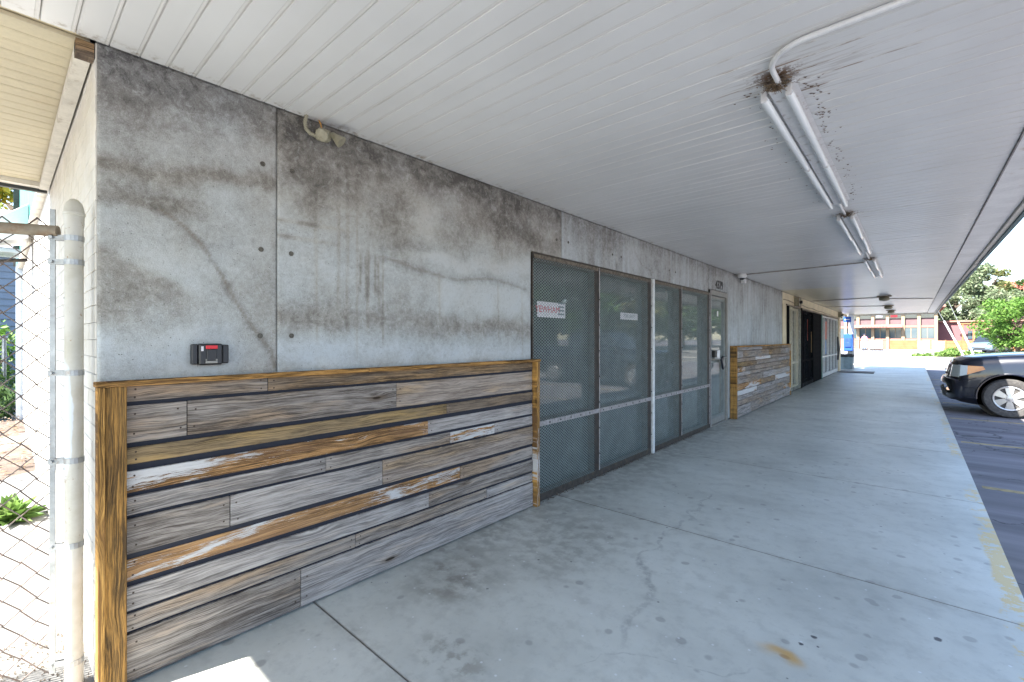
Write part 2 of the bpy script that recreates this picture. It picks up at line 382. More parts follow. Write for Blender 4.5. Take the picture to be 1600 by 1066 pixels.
def walkway_mat():
    n = N('walkway_concrete'); P = n.pos(); p = n.sep(P); x, y = p[0], p[1]
    w = n.noise(P, 2.2, 3, 0.5, col=True); ws = n.sep(w)
    xw = n.ma('ADD', x, n.ma('MULTIPLY', n.ma('SUBTRACT', ws[0], 0.5), 0.5)); yw = n.ma('ADD', y, n.ma('MULTIPLY', n.ma('SUBTRACT', ws[1], 0.5), 0.5))
    a = n.noise(P, 1.1, 6, 0.6); b = n.noise(P, 9, 6, 0.65); c3 = n.noise(P, 130, 3, 0.6)
    st = n.noise(n.comb(n.ma('MULTIPLY', x, 0.7), n.ma('MULTIPLY', y, 2.6), 0.0), 1.0, 5, 0.6)
    c = n.ramp(a, [(0.30, (0.42,0.425,0.385)), (0.5, (0.53,0.535,0.485)), (0.7, (0.60,0.605,0.555))])
    c = n.mix(n.ss(b, 0.46, 0.68, 0.0, 0.30), c, (0.30, 0.30, 0.275))
    c = n.mix(n.ss(n.noise(P, 26, 6, 0.75), 0.56, 0.70, 0.0, 0.32), c, (0.26, 0.26, 0.24))
    c = n.mix(n.ss(st, 0.52, 0.72, 0.0, 0.25), c, (0.35, 0.345, 0.32))
    # brown-grey grime along the wall and the large patch by the cladding
    g = n.ss(xw, 0.75, 0.0, 0.0, 0.75); g = n.ma('MULTIPLY', g, n.ss(y, 1.2, 2.2))
    patch = n.ma('MULTIPLY', n.blob(xw, yw, 0.36, 1.85, 0.52, 0.50, 0.8), n.ss(n.noise(P, 5.5, 5, 0.65), 0.36, 0.62))
    patch2 = n.ma('MULTIPLY', n.blob(xw, yw, 0.55, 2.7, 0.7, 0.9, 0.8), 0.55)
    patch3 = n.ma('MULTIPLY', n.blob(xw, yw, 0.93, 1.36, 0.26, 0.16, 0.9), n.ss(n.noise(P, 14, 4, 0.6), 0.45, 0.62))
    gg = n.ma('MAXIMUM', n.ma('MAXIMUM', n.ma('MULTIPLY', g, n.ss(b, 0.3, 0.6)), patch), n.ma('MAXIMUM', n.ma('MULTIPLY', patch2, n.ss(b, 0.38, 0.6)), n.ma('MULTIPLY', patch3, 0.7)))
    c = n.mix(n.ma('MULTIPLY', gg, 0.85), c, n.mix(b, (0.15, 0.14, 0.12), (0.27, 0.255, 0.22)))
    # round drip spots and gum
    v = n.voro(n.vm('ADD', P, n.vm('MULTIPLY', w, (0.10, 0.10, 0.0))), 7.5); vc = n.voro(n.vm('ADD', P, n.vm('MULTIPLY', w, (0.10, 0.10, 0.0))), 7.5, out='Color'); vr = n.sep(vc)[0]
    spot = n.ma('MULTIPLY', n.ss(v, 0.22, 0.14), n.ss(vr, 0.58, 0.62))
    c = n.mix(n.ma('MULTIPLY', spot, 0.5), c, (0.22, 0.21, 0.20))
    v2 = n.voro(P, 17.0); vr2 = n.sep(n.voro(P, 17.0, out='Color'))[1]
    gum = n.ma('MULTIPLY', n.ss(v2, 0.17, 0.12), n.ss(vr2, 0.955, 0.96))
    c = n.mix(n.ma('MULTIPLY', gum, 0.75), c, (0.09, 0.085, 0.085))
    lt = n.ma('MULTIPLY', n.ss(v2, 0.13, 0.08), n.ss(n.sep(n.voro(P, 17.0, out='Color'))[2], 0.955, 0.96))
    c = n.mix(n.ma('MULTIPLY', lt, 0.6), c, (0.72, 0.73, 0.74))
    # black gum blots, rust bloom
    for (bx, by, br) in ((2.59, 3.01, 0.021), (2.138, 2.63, 0.014), (2.10, 2.53, 0.012), (2.16, 2.56, 0.007)):
        c = n.mix(n.blob(n.ma('ADD', x, n.ma('MULTIPLY', n.ma('SUBTRACT', n.noise(P, 40, 2), 0.5), 0.03)), y, bx, by, br, br*1.1, 0.4), c, (0.09, 0.09, 0.095))
    c = n.mix(n.ma('MULTIPLY', n.blob(xw, yw, 2.056, 2.386, 0.13, 0.085, 0.95), n.ss(b, 0.15, 0.45)), c, (0.52, 0.33, 0.13))
    c = n.mix(n.ma('MULTIPLY', n.blob(x, y, 2.06, 2.38, 0.03, 0.02, 0.6), 0.7), c, (0.36, 0.2, 0.07))
    # skid arc and drain streak
    def line(x0, y0, x1, y1, wd, wob=0.10):
        dx, dy = x1-x0, y1-y0; L = math.hypot(dx, dy)
        u = n.ma('ADD', n.ma('MULTIPLY', n.ma('SUBTRACT', xw if wob else x, x0), dx/L), n.ma('MULTIPLY', n.ma('SUBTRACT', yw if wob else y, y0), dy/L))
        t = n.ma('ADD', n.ma('MULTIPLY', n.ma('SUBTRACT', xw if wob else x, x0), -dy/L), n.ma('MULTIPLY', n.ma('SUBTRACT', yw if wob else y, y0), dx/L))
        return n.ma('MULTIPLY', n.ss(n.ma('ABSOLUTE', t), wd, wd*0.3), n.ma('MULTIPLY', n.ss(u, -0.05, 0.05), n.ss(u, L+0.05, L-0.05)))
    br = n.ss(n.noise(P, 24, 4, 0.7), 0.35, 0.6)
    for args, k in (((1.08,4.4,1.18,2.90,0.022),0.38), ((1.18,2.90,1.338,2.41,0.035),0.45), ((1.338,2.41,1.52,2.0,0.03),0.3), ((1.95,2.2,1.35,1.75,0.008),0.3)):
        c = n.mix(n.ma('MULTIPLY', n.ma('MULTIPLY', line(*args), br), k), c, (0.17, 0.17, 0.17))
    jd = None
    for jy in (1.15, 3.44, 5.74, 8.04, 10.36, 12.65, 15.0, 17.3, 19.6, 21.9):
        q = n.ma('ABSOLUTE', n.ma('SUBTRACT', y, jy)); jd = q if jd is None else n.ma('MINIMUM', jd, q)
    c = n.mix(n.ma('MULTIPLY', n.ss(jd, 0.010, 0.003), 0.6), c, (0.10, 0.085, 0.07))
    c = n.mix(n.ma('MULTIPLY', n.ss(jd, 0.07, 0.0), n.ss(b, 0.4, 0.65, 0.0, 0.35)), c, (0.24, 0.22, 0.19))
    # yellow kerb paint, mostly worn off
    pn = n.ma('ADD', n.ma('MULTIPLY', n.noise(P, 9.0, 7, 0.8), 0.7), n.ma('MULTIPLY', n.noise(n.comb(n.ma('MULTIPLY', x, 3.0), n.ma('MULTIPLY', y, 0.8), 2.0), 1.0, 2), 0.4))
    edge = n.ma('MULTIPLY', n.ss(n.ma('ADD', x, n.ma('MULTIPLY', n.ma('SUBTRACT', ws[2], 0.5), 0.12)), 2.85, 2.87), n.ss(n.ma('ADD', pn, n.ma('MULTIPLY', n.blob(x, y, 2.9, 4.9, 1.0, 1.8, 1.0), 0.05)), 0.585, 0.605))
    c = n.mix(n.ma('MULTIPLY', edge, 0.85), c, n.mix(b, (0.60, 0.42, 0.12), (0.66, 0.50, 0.22)))
    c = n.mix(n.ma('MULTIPLY', n.ss(p[2], -0.005, -0.03), 0.5), c, n.mix(b, (0.16,0.15,0.14), (0.42,0.33,0.14)))
    n.bump(n.ma('ADD', n.ma('MULTIPLY', c3, 0.6), n.ma('MULTIPLY', b, 0.6)), 0.22, 0.004)
    rg = n.ma('SUBTRACT', 0.52, n.ma('MULTIPLY', a, 0.18))
    return n.out(c, rg, 0.0, 0.35)
M_WALK = walkway_mat()
def asphalt_mat():
    n = N('asphalt'); P = n.pos(); p = n.sep(P)
    a = n.noise(P, 0.6, 5, 0.6); st = n.noise(n.comb(n.ma('MULTIPLY', p[0], 0.35), n.ma('MULTIPLY', p[1], 2.2), 0.0), 1.0, 4, 0.55); g = n.noise(P, 150, 3, 0.7)
    c = n.ramp(st, [(0.3, (0.12,0.115,0.128)), (0.5, (0.19,0.183,0.20)), (0.72, (0.28,0.27,0.285))])
    c = n.mix(n.ss(a, 0.5, 0.7, 0, 0.4), c, (0.10,0.095,0.09))
    c = n.mix(n.ss(g, 0.55, 0.75, 0, 0.45), c, (0.20,0.19,0.185))
    cr = n.ss(n.voro(n.vm('ADD', P, n.vm('MULTIPLY', n.noise(P, 3, 4, 0.6, col=True), (0.5,0.5,0.0))), 0.9, 'DISTANCE_TO_EDGE'), 0.012, 0.004)
    c = n.mix(n.ma('MULTIPLY', cr, 0.6), c, (0.02,0.02,0.02))
    n.bump(g, 0.4, 0.006); return n.out(c, 0.85, 0, 0.3)
M_ASPH = asphalt_mat()
M_FARCONC = worn('sunlit_far_concrete', (0.20,0.197,0.188), 0.85, 0, 0.2, 1.2, (0.25,0.24,0.22), 0.2)
M_BOUNCE_STREET = worn('pale_bounce_street', (0.33,0.325,0.31), 0.85, 0, 0.2, 0.8, (0.22,0.21,0.20), 0.25)  # kept pale so the added street bounces sunlight under the canopy
M_DIRT = worn('dry_soil', (0.13,0.095,0.075), 0.95, 0, 0.5, 5.0, (0.09,0.065,0.05), 0.5, 0.6)
M_SIDECONC = worn('side_yard_concrete', (0.19,0.187,0.18), 0.85, 0, 0.18, 3.0, (0.30,0.28,0.25), 0.15, 0.2)
M_YELLOW = worn('faded_yellow_line', (0.46,0.36,0.17), 0.8, 0, 0.3, 9, (0.12,0.11,0.10), 0.55)
M_ZINC = worn('galvanised_steel', (0.40,0.41,0.41), 0.42, 0.75, 0.25, 14, (0.25,0.20,0.16), 0.2)
M_WIRE = worn('rusty_galvanised_wire', (0.17,0.135,0.12), 0.6, 0.3, 0.35, 20, (0.20,0.12,0.08), 0.4)
M_RAIL = worn('rusty_painted_pipe', (0.27,0.23,0.17), 0.65, 0.2, 0.3, 9, (0.17,0.09,0.045), 0.5, 0.3)
def pole_mat():
    n = N('cream_painted_pole'); P = n.pos(); p = n.sep(P)
    a = n.noise(P, 6, 5, 0.65); c = n.mix(n.ss(a, 0.35, 0.65), (0.46,0.435,0.36), (0.54,0.52,0.46))
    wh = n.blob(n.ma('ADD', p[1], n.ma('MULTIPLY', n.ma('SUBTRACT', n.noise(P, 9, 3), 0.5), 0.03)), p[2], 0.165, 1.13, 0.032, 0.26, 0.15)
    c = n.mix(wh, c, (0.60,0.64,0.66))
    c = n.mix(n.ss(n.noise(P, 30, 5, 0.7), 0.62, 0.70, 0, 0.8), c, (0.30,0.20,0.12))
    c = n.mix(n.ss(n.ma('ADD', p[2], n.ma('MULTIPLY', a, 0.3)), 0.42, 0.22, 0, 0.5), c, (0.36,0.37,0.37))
    n.bump(a, 0.2, 0.004); return n.out(c, 0.5)
M_POLE = pole_mat()
def brick_mat():
    n = N('white_painted_brick'); P = n.pos(); r = n.rnd(); a = n.noise(P, 5, 5, 0.6)
    c = n.mix(n.ss(a, 0.3, 0.7), (0.54,0.515,0.455), (0.62,0.60,0.56)); c = n.mix(n.ma('MULTIPLY', r, 0.25), c, (0.60,0.55,0.46))
    c = n.mix(n.ss(n.noise(P, 24, 5, 0.7), 0.64, 0.72, 0, 0.5), c, (0.40,0.33,0.24)); n.bump(n.noise(P, 50, 4, 0.6), 0.4, 0.005); return n.out(c, 0.7)
M_BRICK = brick_mat()
M_MORTAR = worn('painted_mortar', (0.50,0.475,0.42), 0.85, 0, 0.2, 14, (0.33,0.28,0.2), 0.25)
M_TEAL = worn('teal_painted_panel', (0.06,0.27,0.22), 0.5, 0, 0.15, 2.5, (0.35,0.55,0.5), 0.1)
M_FRAME = worn('grey_brown_steel_frame', (0.05,0.046,0.042), 0.5, 0.35, 0.4, 16, (0.10,0.06,0.035), 0.35, 0.2)
M_FRAMEDARK = worn('dark_rusty_frame', (0.06,0.052,0.045), 0.6, 0.2, 0.4, 18, (0.16,0.11,0.07), 0.35, 0.3)
M_STRIP = worn('chipped_light_grey_strip', (0.36,0.34,0.335), 0.6, 0.0, 0.3, 30, (0.08,0.06,0.05), 0.35)
M_WHITEBAR = worn('white_painted_bar', (0.70,0.72,0.72), 0.45, 0, 0.15, 20, (0.30,0.28,0.25), 0.12)
M_BLACK = flat('black_bolt', (0.02,0.02,0.02), 0.5)
M_MESH = worn('grey_expanded_metal', (0.22,0.265,0.255), 0.5, 0.2, 0.2, 6, None)
def film_glass():
    n = N('dark_window_glass'); P = n.pos(); a = n.noise(P, 1.5, 4, 0.6)
    c = n.mix(a, (0.038,0.047,0.048), (0.075,0.088,0.088)); p = n.sep(P)
    sm = n.ss(n.noise(n.comb(0.0, n.ma('MULTIPLY', p[1], 3.0), n.ma('MULTIPLY', p[2], 9.0)), 1.0, 5, 0.7), 0.62, 0.74, 0, 0.35)
    c = n.mix(sm, c, (0.36,0.38,0.38)); n.b.inputs['IOR'].default_value = 1.55
    return n.out(c, n.ma('ADD', 0.03, n.ma('MULTIPLY', sm, 0.3)), 0.0, 0.5)
M_GLASS = film_glass()
M_PAPER = worn('white_paper', (0.72,0.70,0.72), 0.7, 0, 0.05, 8, None)
M_RED = flat('red_print', (0.55,0.05,0.08), 0.6)
M_GREYPRINT = flat('grey_print', (0.16,0.20,0.22), 0.6)
M_ALU = worn('aluminium_frame', (0.27,0.262,0.24), 0.5, 0.1, 0.15, 12, (0.3,0.27,0.22), 0.15)
M_BEIGE = worn('old_beige_plastic', (0.34,0.315,0.225), 0.5, 0, 0.2, 25, (0.20,0.17,0.11), 0.3)
M_TUBE = flat('unlit_fluorescent_tube', (0.80,0.83,0.83), 0.15)
M_FIX = worn('dirty_white_light_housing', (0.66,0.655,0.65), 0.45, 0, 0.1, 12, (0.20,0.12,0.07), 0.2)
def leaf(name, c1, c2, c3):
    n = N(name); r = n.island(); c = n.ramp(r, [(0.0, c1), (0.5, c2), (1.0, c3)])
    n.b.inputs['Subsurface Weight'].default_value = 0.0
    n.out(c, 0.6, 0, 0.3)
    tr = n.n.new('ShaderNodeBsdfTranslucent'); n.put(tr.inputs[0], c)
    mx = n.n.new('ShaderNodeMixShader'); mx.inputs[0].default_value = 0.35
    o = n.n['Material Output']; n.l.new(n.b.outputs[0], mx.inputs[1]); n.l.new(tr.outputs[0], mx.inputs[2]); n.l.new(mx.outputs[0], o.inputs[0])
    return n.m
L_GREEN = leaf('bright_green_leaves', (0.045,0.11,0.018), (0.09,0.19,0.03), (0.16,0.27,0.055))
L_SAGE = leaf('grey_green_leaves', (0.08,0.12,0.06), (0.15,0.20,0.11), (0.25,0.28,0.18))
L_OLIVE = leaf('olive_leaves', (0.09,0.12,0.045), (0.17,0.20,0.075), (0.29,0.26,0.12))
L_DARK = leaf('dark_green_leaves', (0.03,0.07,0.02), (0.06,0.11,0.03), (0.10,0.16,0.05))
L_YELLOW = leaf('yellow_green_leaves', (0.12,0.18,0.02), (0.32,0.30,0.03), (0.50,0.38,0.04))
L_WEED = leaf('weed_leaves', (0.07,0.14,0.03), (0.13,0.22,0.05), (0.22,0.31,0.10))
M_BARK = worn('bark', (0.12,0.09,0.07), 0.9, 0, 0.4, 20, None, 0, 0.6)

# ------------------------------------------------------------------ SETTING: ground, walkway
def gz(y): return -0.12 if y < 36 else (-0.12 + 0.40*min(1.0, (y-36)/26.0))
def ground_sheet(name, x0, x1, ys, mat, dz=0.0, kind='structure'):
    m = MB()
    for a, b in zip(ys[:-1], ys[1:]):
        m.add([(x0,a,gz(a)+dz),(x1,a,gz(a)+dz),(x1,b,gz(b)+dz),(x0,b,gz(b)+dz)], [(0,1,2,3)])
    o = m.build(name, mat, recalc=False); o['kind'] = kind; return o
ground_sheet('parking_lot', 2.99, 300, [-60, 0, 36, 49, 62, 300], M_ASPH)
ground_sheet('side_ground', -14.5, -0.02, [-7, 0.31], M_SIDECONC, 0.16)
ground_sheet('back_lot', -300, 2.985, [-60, -3.6], M_ASPH, 0.004)
ground_sheet('street', 9.0, 30.0, [-60, 0, 36, 49, 62, 300], M_BOUNCE_STREET, 0.008)  # unseen pale strip added to bounce sunlight onto the soffit
ground_sheet('far_ground', -300, 2.99, [32.0, 36, 49, 62, 300], M_ASPH, 0.0)
ground_sheet('ground', -600, 600, [-600, 36, 62, 900], M_FARCONC, -0.25)
# bare soil beside the white wall
m = MB(); nx, ny = 36, 14
for i in range(nx+1):
    for j in range(ny+1):
        x = -13 + i*9.0/nx; y = -4.0 + j*4.26/ny
        h = 0.055 + 0.035*math.sin(x*2.1+y*1.7) + random.uniform(-0.012, 0.012)
        if i in (0, nx) or j == 0: h = 0.0
        m.v.append((x, y, h))
for i in range(nx):
    for j in range(ny): a = i*(ny+1)+j; m.f.append((a, a+ny+1, a+ny+2, a+1))
m.build('soil_bed', M_DIRT, smooth=True, kind='structure')

walk = thing('walkway', None, None); walk['kind'] = 'structure'
MB().box(-0.02, 2.955, -3.5, 32.0, -0.30, -0.009).build('joint_bed', worn('dark_joint_grit', (0.20,0.175,0.15), 0.95, 0, 0.3, 20, None), walk)
joints = [-3.5, -1.16, 1.15, 3.44, 5.74, 8.04, 10.36, 12.65, 15.0, 17.3, 19.6, 21.9, 24.2, 26.5, 28.8, 32.0]
for a, b in zip(joints[:-1], joints[1:]):
    x0 = 0.0 if b < 25.9 else -0.9
    g = 0.003
    m = MB(); m.bbox(x0, 2.965, a+g, b-g, -0.13, 0.0, 0.0025)
    m.build('slab', M_WALK, walk)
# ------------------------------------------------------------------ canopy
can = thing('canopy', 'long white slatted soffit canopy roofing the whole walkway', 'canopy', (0, -1.65, 2.67))
CO = Vector(ORIG[can.name])
ZS = 2.67
def plank_profile(w=0.1):
    # section across the plank (y, z): face with a double groove at its seam
    return [(0.000, 0.006), (0.003, 0.000), (0.084, 0.000), (0.0858, 0.0012), (0.0900, 0.0012), (0.092, 0.000), (0.0975, 0.000), (0.0988, 0.004), (0.0988, 0.016), (0.0, 0.016)]
pm = MB().prism([(y, z) for y, z in plank_profile()], 'x', 0.0, 2.975)
pl0 = pm.build('soffit_plank', M_SOFFIT, None, recalc=True); plank_me = pl0.data; bpy.data.objects.remove(pl0)
y = -1.6; k = 0
while y < 10.0:
    o = share(plank_me, 'soffit_plank', (0.004, y + 1.65, random.uniform(-0.0008, 0.0008)), can, rot=(R_(random.uniform(-0.35, 0.35)), R_(random.uniform(-0.012, 0.012)), 0))
    y += 0.1; k += 1
m = MB()
while y < 28.4:
    n0 = len(m.v); dz = random.uniform(-0.0006, 0.0006)
    m.prism([(y+a, ZS+b+dz) for a, b in plank_profile()], 'x', 0.004, 2.979)
    y += 0.1
m.build('soffit_planks_beyond', M_SOFFIT, can, kind='stuff')
MB().box(0.0, 3.22, -1.65, 28.5, ZS+0.02, ZS+0.30).build('roof_deck', M_CREAM, can)
MB().box(0.36, 3.22, -9.0, -1.653, ZS+0.002, ZS+0.30).build('unseen_shade_roof', M_WHITE, can)  # unseen roof added behind the camera to shade the near walkway
# border strip, J-channel lines and fascia
MB().box(2.981, 2.989, -1.65, 28.5, ZS-0.012, ZS+0.019).build('edge_channel', worn('grimy_channel', (0.30,0.28,0.27), 0.6, 0, 0.3, 8, (0.1,0.08,0.07), 0.4), can)
m = MB()
for i in range(10):
    a = -1.65 + i*3.0; b = min(28.5, a+3.0)-0.004
    m.box(2.991, 3.215, a, b, ZS-0.006, ZS+0.0185)
m.build('border_strip', M_WHITE, can)
m = MB(); ysx = np.linspace(-1.65, 28.5, 90)
for a, b in zip(ysx[:-1], ysx[1:]):
    sag = 0.012*math.exp(-((a-10.3)/0.5)**2)
    m.add([(3.222,a,ZS-0.03-sag),(3.262,a,ZS-0.03-sag),(3.262,b,ZS-0.03-sag),(3.222,b,ZS-0.03-sag)], [(3,2,1,0)])
m.build('gutter_lip', M_TRIMWHITE, can)
MB().box(3.264, 3.30, -1.65, 28.5, ZS-0.045, ZS+0.33).build('fascia_board', worn('dark_teal_fascia', (0.04,0.10,0.11), 0.5, 0, 0.2, 5, None), can)
MB().box(3.22, 3.2635, -1.65, 28.5, ZS-0.028, ZS+0.30).build('fascia_backing', M_TRIMWHITE, can)
MB().box(0.0, 3.30, 28.502, 28.56, ZS-0.06, ZS+0.33).build('end_board', M_TRIMWHITE, can)
# second canopy: cream soffit over the side yard
sc2 = thing('side_canopy', 'cream slatted soffit over the side yard at the left edge', 'canopy', (-2.6, -1.65, 2.66))
pm = MB(); prof = [(b, a) for a, b in plank_profile()]
pm.prism([(a, z) for a, z in plank_profile()], 'y', 0.0, 1.895)
o = pm.build('cream_plank', M_CREAM_SOF, None); cp = o.data; bpy.data.objects.remove(o)
for i in range(25):
    share(cp, 'cream_plank', (0.075 + i*0.1, 0.0, random.uniform(-0.001, 0.001)), sc2, rot=(0, R_(random.uniform(-0.4, 0.4)), 0))
MB().box(-2.6, -0.003, -1.65, 0.245, 2.68, 2.96).build('roof_deck', M_CREAM, sc2)
MB().box(-2.60, -2.528, -1.65, 0.245, 2.625, 2.678).build('fascia_strip', M_TRIMWHITE, sc2)
MB().box(-2.64, -2.602, -1.65, 0.245, 2.60, 2.96).build('drip_edge', flat('dark_drip_edge', (0.03,0.035,0.035), 0.5), sc2)
MB().box(-2.55, -0.02, 0.200, 0.250, 2.610, 2.652).build('wall_trim', M_TRIMWHITE, sc2)
MB().box(-0.06, -0.005, 0.20, 0.255, 2.60, 2.66).build('corner_block', W_UMBER, sc2)

# ------------------------------------------------------------------ the concrete-faced shop front
def vnoise(Y, Zc, s, seed, oct=4, gain=0.55):
    r = np.random.default_rng(seed); out = np.zeros_like(Y); amp = 1.0; tot = 0
    for o in range(oct):
        T = r.random((64, 64)); u = Y*s*(2**o) + 17.3*o; v = Zc*s*(2**o) + 9.1*o
        iu = np.floor(u).astype(int); iv = np.floor(v).astype(int); fu = u-iu; fv = v-iv
        fu = fu*fu*(3-2*fu); fv = fv*fv*(3-2*fv)
        a = T[iu%64, iv%64]; b = T[(iu+1)%64, iv%64]; c = T[iu%64, (iv+1)%64]; d = T[(iu+1)%64, (iv+1)%64]
        out += amp*((a*(1-fu)+b*fu)*(1-fv) + (c*(1-fu)+d*fu)*fv); tot += amp; amp *= gain
    return out/tot
def sst(v, a, b):
    t = np.clip((v-a)/(b-a), 0, 1); return t*t*(3-2*t)
def seg(Y, Zc, pts):
    d = np.full(Y.shape, 9.0)
    for (y0, z0), (y1, z1) in zip(pts[:-1], pts[1:]):
        dx, dz = y1-y0, z1-z0; t = np.clip(((Y-y0)*dx + (Zc-z0)*dz)/(dx*dx+dz*dz), 0, 1)
        d = np.minimum(d, np.hypot(Y-y0-t*dx, Zc-z0-t*dz))
    return d
def G(Y, Zc, cy, cz, ry, rz): return np.exp(-((Y-cy)/ry)**2 - ((Zc-cz)/rz)**2)
def stain(Y, Zc):
    wy = Y + (vnoise(Y, Zc, 3.0, 1)-0.5)*0.22; wz = Zc + (vnoise(Y, Zc, 3.0, 2)-0.5)*0.20
    n1 = vnoise(Y, Zc, 2.2, 3, 5); n2 = vnoise(Y, Zc, 7.0, 4, 4); nv = vnoise(Y*9.0, Zc*0.7, 2.0, 5, 4)
    d = 0.18 + (n1-0.5)*0.42 + (n2-0.5)*0.22; b = 0.42 + (n2-0.5)*0.5 + (n1-0.5)*0.5; ln = np.zeros_like(Y)
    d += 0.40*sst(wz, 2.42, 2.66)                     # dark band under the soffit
    p1 = Y < 0.964
    # first panel
    band1 = np.exp(-((wz-(2.17+(Y-0.26)*0.17))/0.055)**2); band2 = np.exp(-((wz-(2.05+(Y-0.26)*0.10))/0.05)**2)*sst(Y, 0.75, 0.45)
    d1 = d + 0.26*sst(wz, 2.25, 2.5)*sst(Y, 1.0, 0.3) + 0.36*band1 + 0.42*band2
    d1 -= 0.24*G(wy, wz, 0.50, 1.80, 0.20, 0.14) + 0.12*G(wy, wz, 0.6, 1.42, 0.35, 0.14)
    low = sst(wz, 1.88-(Y-0.28)*0.62+0.0, 1.80-(Y-0.28)*0.62)*sst(wz, 1.44, 1.66)*sst(Y, 0.78, 0.45)
    d1 += 0.30*low; b1 = b + 0.55*low + 0.55*band1 + 0.5*band2 + 0.3*sst(Y, 0.70, 0.95)
    arc = [(0.47,2.03),(0.56,1.97),(0.64,1.88),(0.71,1.76),(0.78,1.62),(0.86,1.49),(0.935,1.39),(0.955,1.30)]
    da = seg(Y, Zc, arc); l1 = 0.95*np.exp(-(da/0.0065)**2)*sst(n2, 0.25, 0.5); d1 += 0.20*np.exp(-(da/0.022)**2)
    right = np.array(sst(Y, 0.55, 0.95)); d1 += 0.10*right
    # second panel: brown mottling above, drips, pale band, wavy line
    up = sst(wz, 2.05, 2.35)
    d2 = d + 0.22*up*sst(n1, 0.35, 0.6) + 0.16*up
    b2 = b + 0.55*sst(wz, 1.95, 2.25)
    d2 += 0.18*G(wy, wz, 1.55, 2.25, 0.16, 0.14) + 0.22*G(wy, wz, 2.30, 2.22, 0.22, 0.16) + 0.25*G(wy, wz, 1.85, 2.08, 0.20, 0.07) + 0.24*G(wy, wz, 2.9, 2.36, 0.4, 0.10) + 0.25*G(wy,wz,1.1,2.28,0.12,0.15)
    d2 -= 0.30*G(wy, wz, 1.93, 2.33, 0.10, 0.16) + 0.30*np.exp(-((wz-2.03)/0.045)**2)*sst(Y, 1.6, 1.9)
    d2 -= 0.28*G(wy, wz, 2.15, 1.80, 0.45, 0.13) + 0.22*G(wy, wz, 2.8, 1.75, 0.3, 0.16) + 0.12*G(wy, wz, 1.2, 1.85, 0.2, 0.1)
    lowb = np.exp(-((wz-1.56)/0.085)**2); d2 += 0.24*lowb*sst(n1, 0.3, 0.55); b2 += 0.45*lowb
    d2 -= 0.14*np.exp(-((wz-1.36)/0.08)**2)
    b2 -= 0.3*np.exp(-((wz-1.36)/0.10)**2)
    wav = [(1.58,1.97),(1.72,1.955),(1.85,1.925),(2.05,1.90),(2.22,1.885),(2.40,1.91),(2.6,1.93),(2.85,1.90),(3.0,1.88)]
    dw = seg(Y, Zc, wav); l2 = 0.65*np.exp(-(dw/0.008)**2)*sst(n2, 0.2, 0.5); d2 += 0.16*np.exp(-(np.clip(dw,0,1)/0.03)**2)*(Zc < 1.97)
    # crossed pour lines under the first panel's edge
    for yy, z0, z1, a in ((1.30,1.6,2.55,.20),(1.36,1.5,2.5,.16),(1.42,1.35,2.45,.14),(1.17,1.45,2.3,.12),(1.50,1.5,2.0,.12),(1.60,1.42,1.98,.30),(1.44,1.75,1.98,.35),(1.475,1.7,1.97,.35),(1.505,1.7,1.97,.35),(1.54,1.72,1.97,.3),(1.57,1.65,1.96,.3),(2.66,1.45,1.9,.14),(2.05,1.6,1.9,.08),(2.95,1.3,1.85,.1)):
        wl = yy + (vnoise(Y, Zc, 2.0, int(yy*100))-0.5)*0.03
        g = np.exp(-((Y-wl)/0.008)**2)*sst(Zc, z0-0.05, z0+0.05)*sst(Zc, z1+0.04, z1-0.04); d2 += a*g*0.75; b2 += 0.5*g
    hz = np.exp(-((Zc-2.085-(Y-1)*0.02)/0.012)**2)*sst(Y, 1.5, 1.2) + np.exp(-((Zc-2.00)/0.012)**2)*sst(Y, 1.4, 1.15)
    d2 += 0.3*hz*sst(n2, 0.4, 0.55); b2 += 0.5*hz
    # beyond the second seam: bluish concrete with vertical streaks
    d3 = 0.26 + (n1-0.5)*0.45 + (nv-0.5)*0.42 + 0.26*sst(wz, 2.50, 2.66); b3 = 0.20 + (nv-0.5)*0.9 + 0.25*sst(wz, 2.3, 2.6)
    d3 += 0.14*G(wy, wz, 4.3, 2.5, 0.5, 0.1)
    l3 = np.zeros_like(Y)
    crk = [(5.0,2.66),(5.05,2.5),(5.25,2.36),(5.6,2.30)]; l3 = 0.6*np.exp(-(seg(Y, Zc, crk)/0.008)**2)
    t1 = (Y < 0.964); t2 = (Y < 3.54)
    d = np.where(t1, d1, np.where(t2, d2, d3)); b = np.where(t1, b1, np.where(t2, b2, b3)); ln = np.where(t1, l1, np.where(t2, l2, l3))
    return np.clip(d, 0, 1), np.clip(b, 0, 1), np.clip(ln, 0, 1)
shop = thing('shop_front', 'grey stained concrete shop front with bolt holes behind the planks', 'shop front', (0, 4.6, 0))
SOFF = 0.0
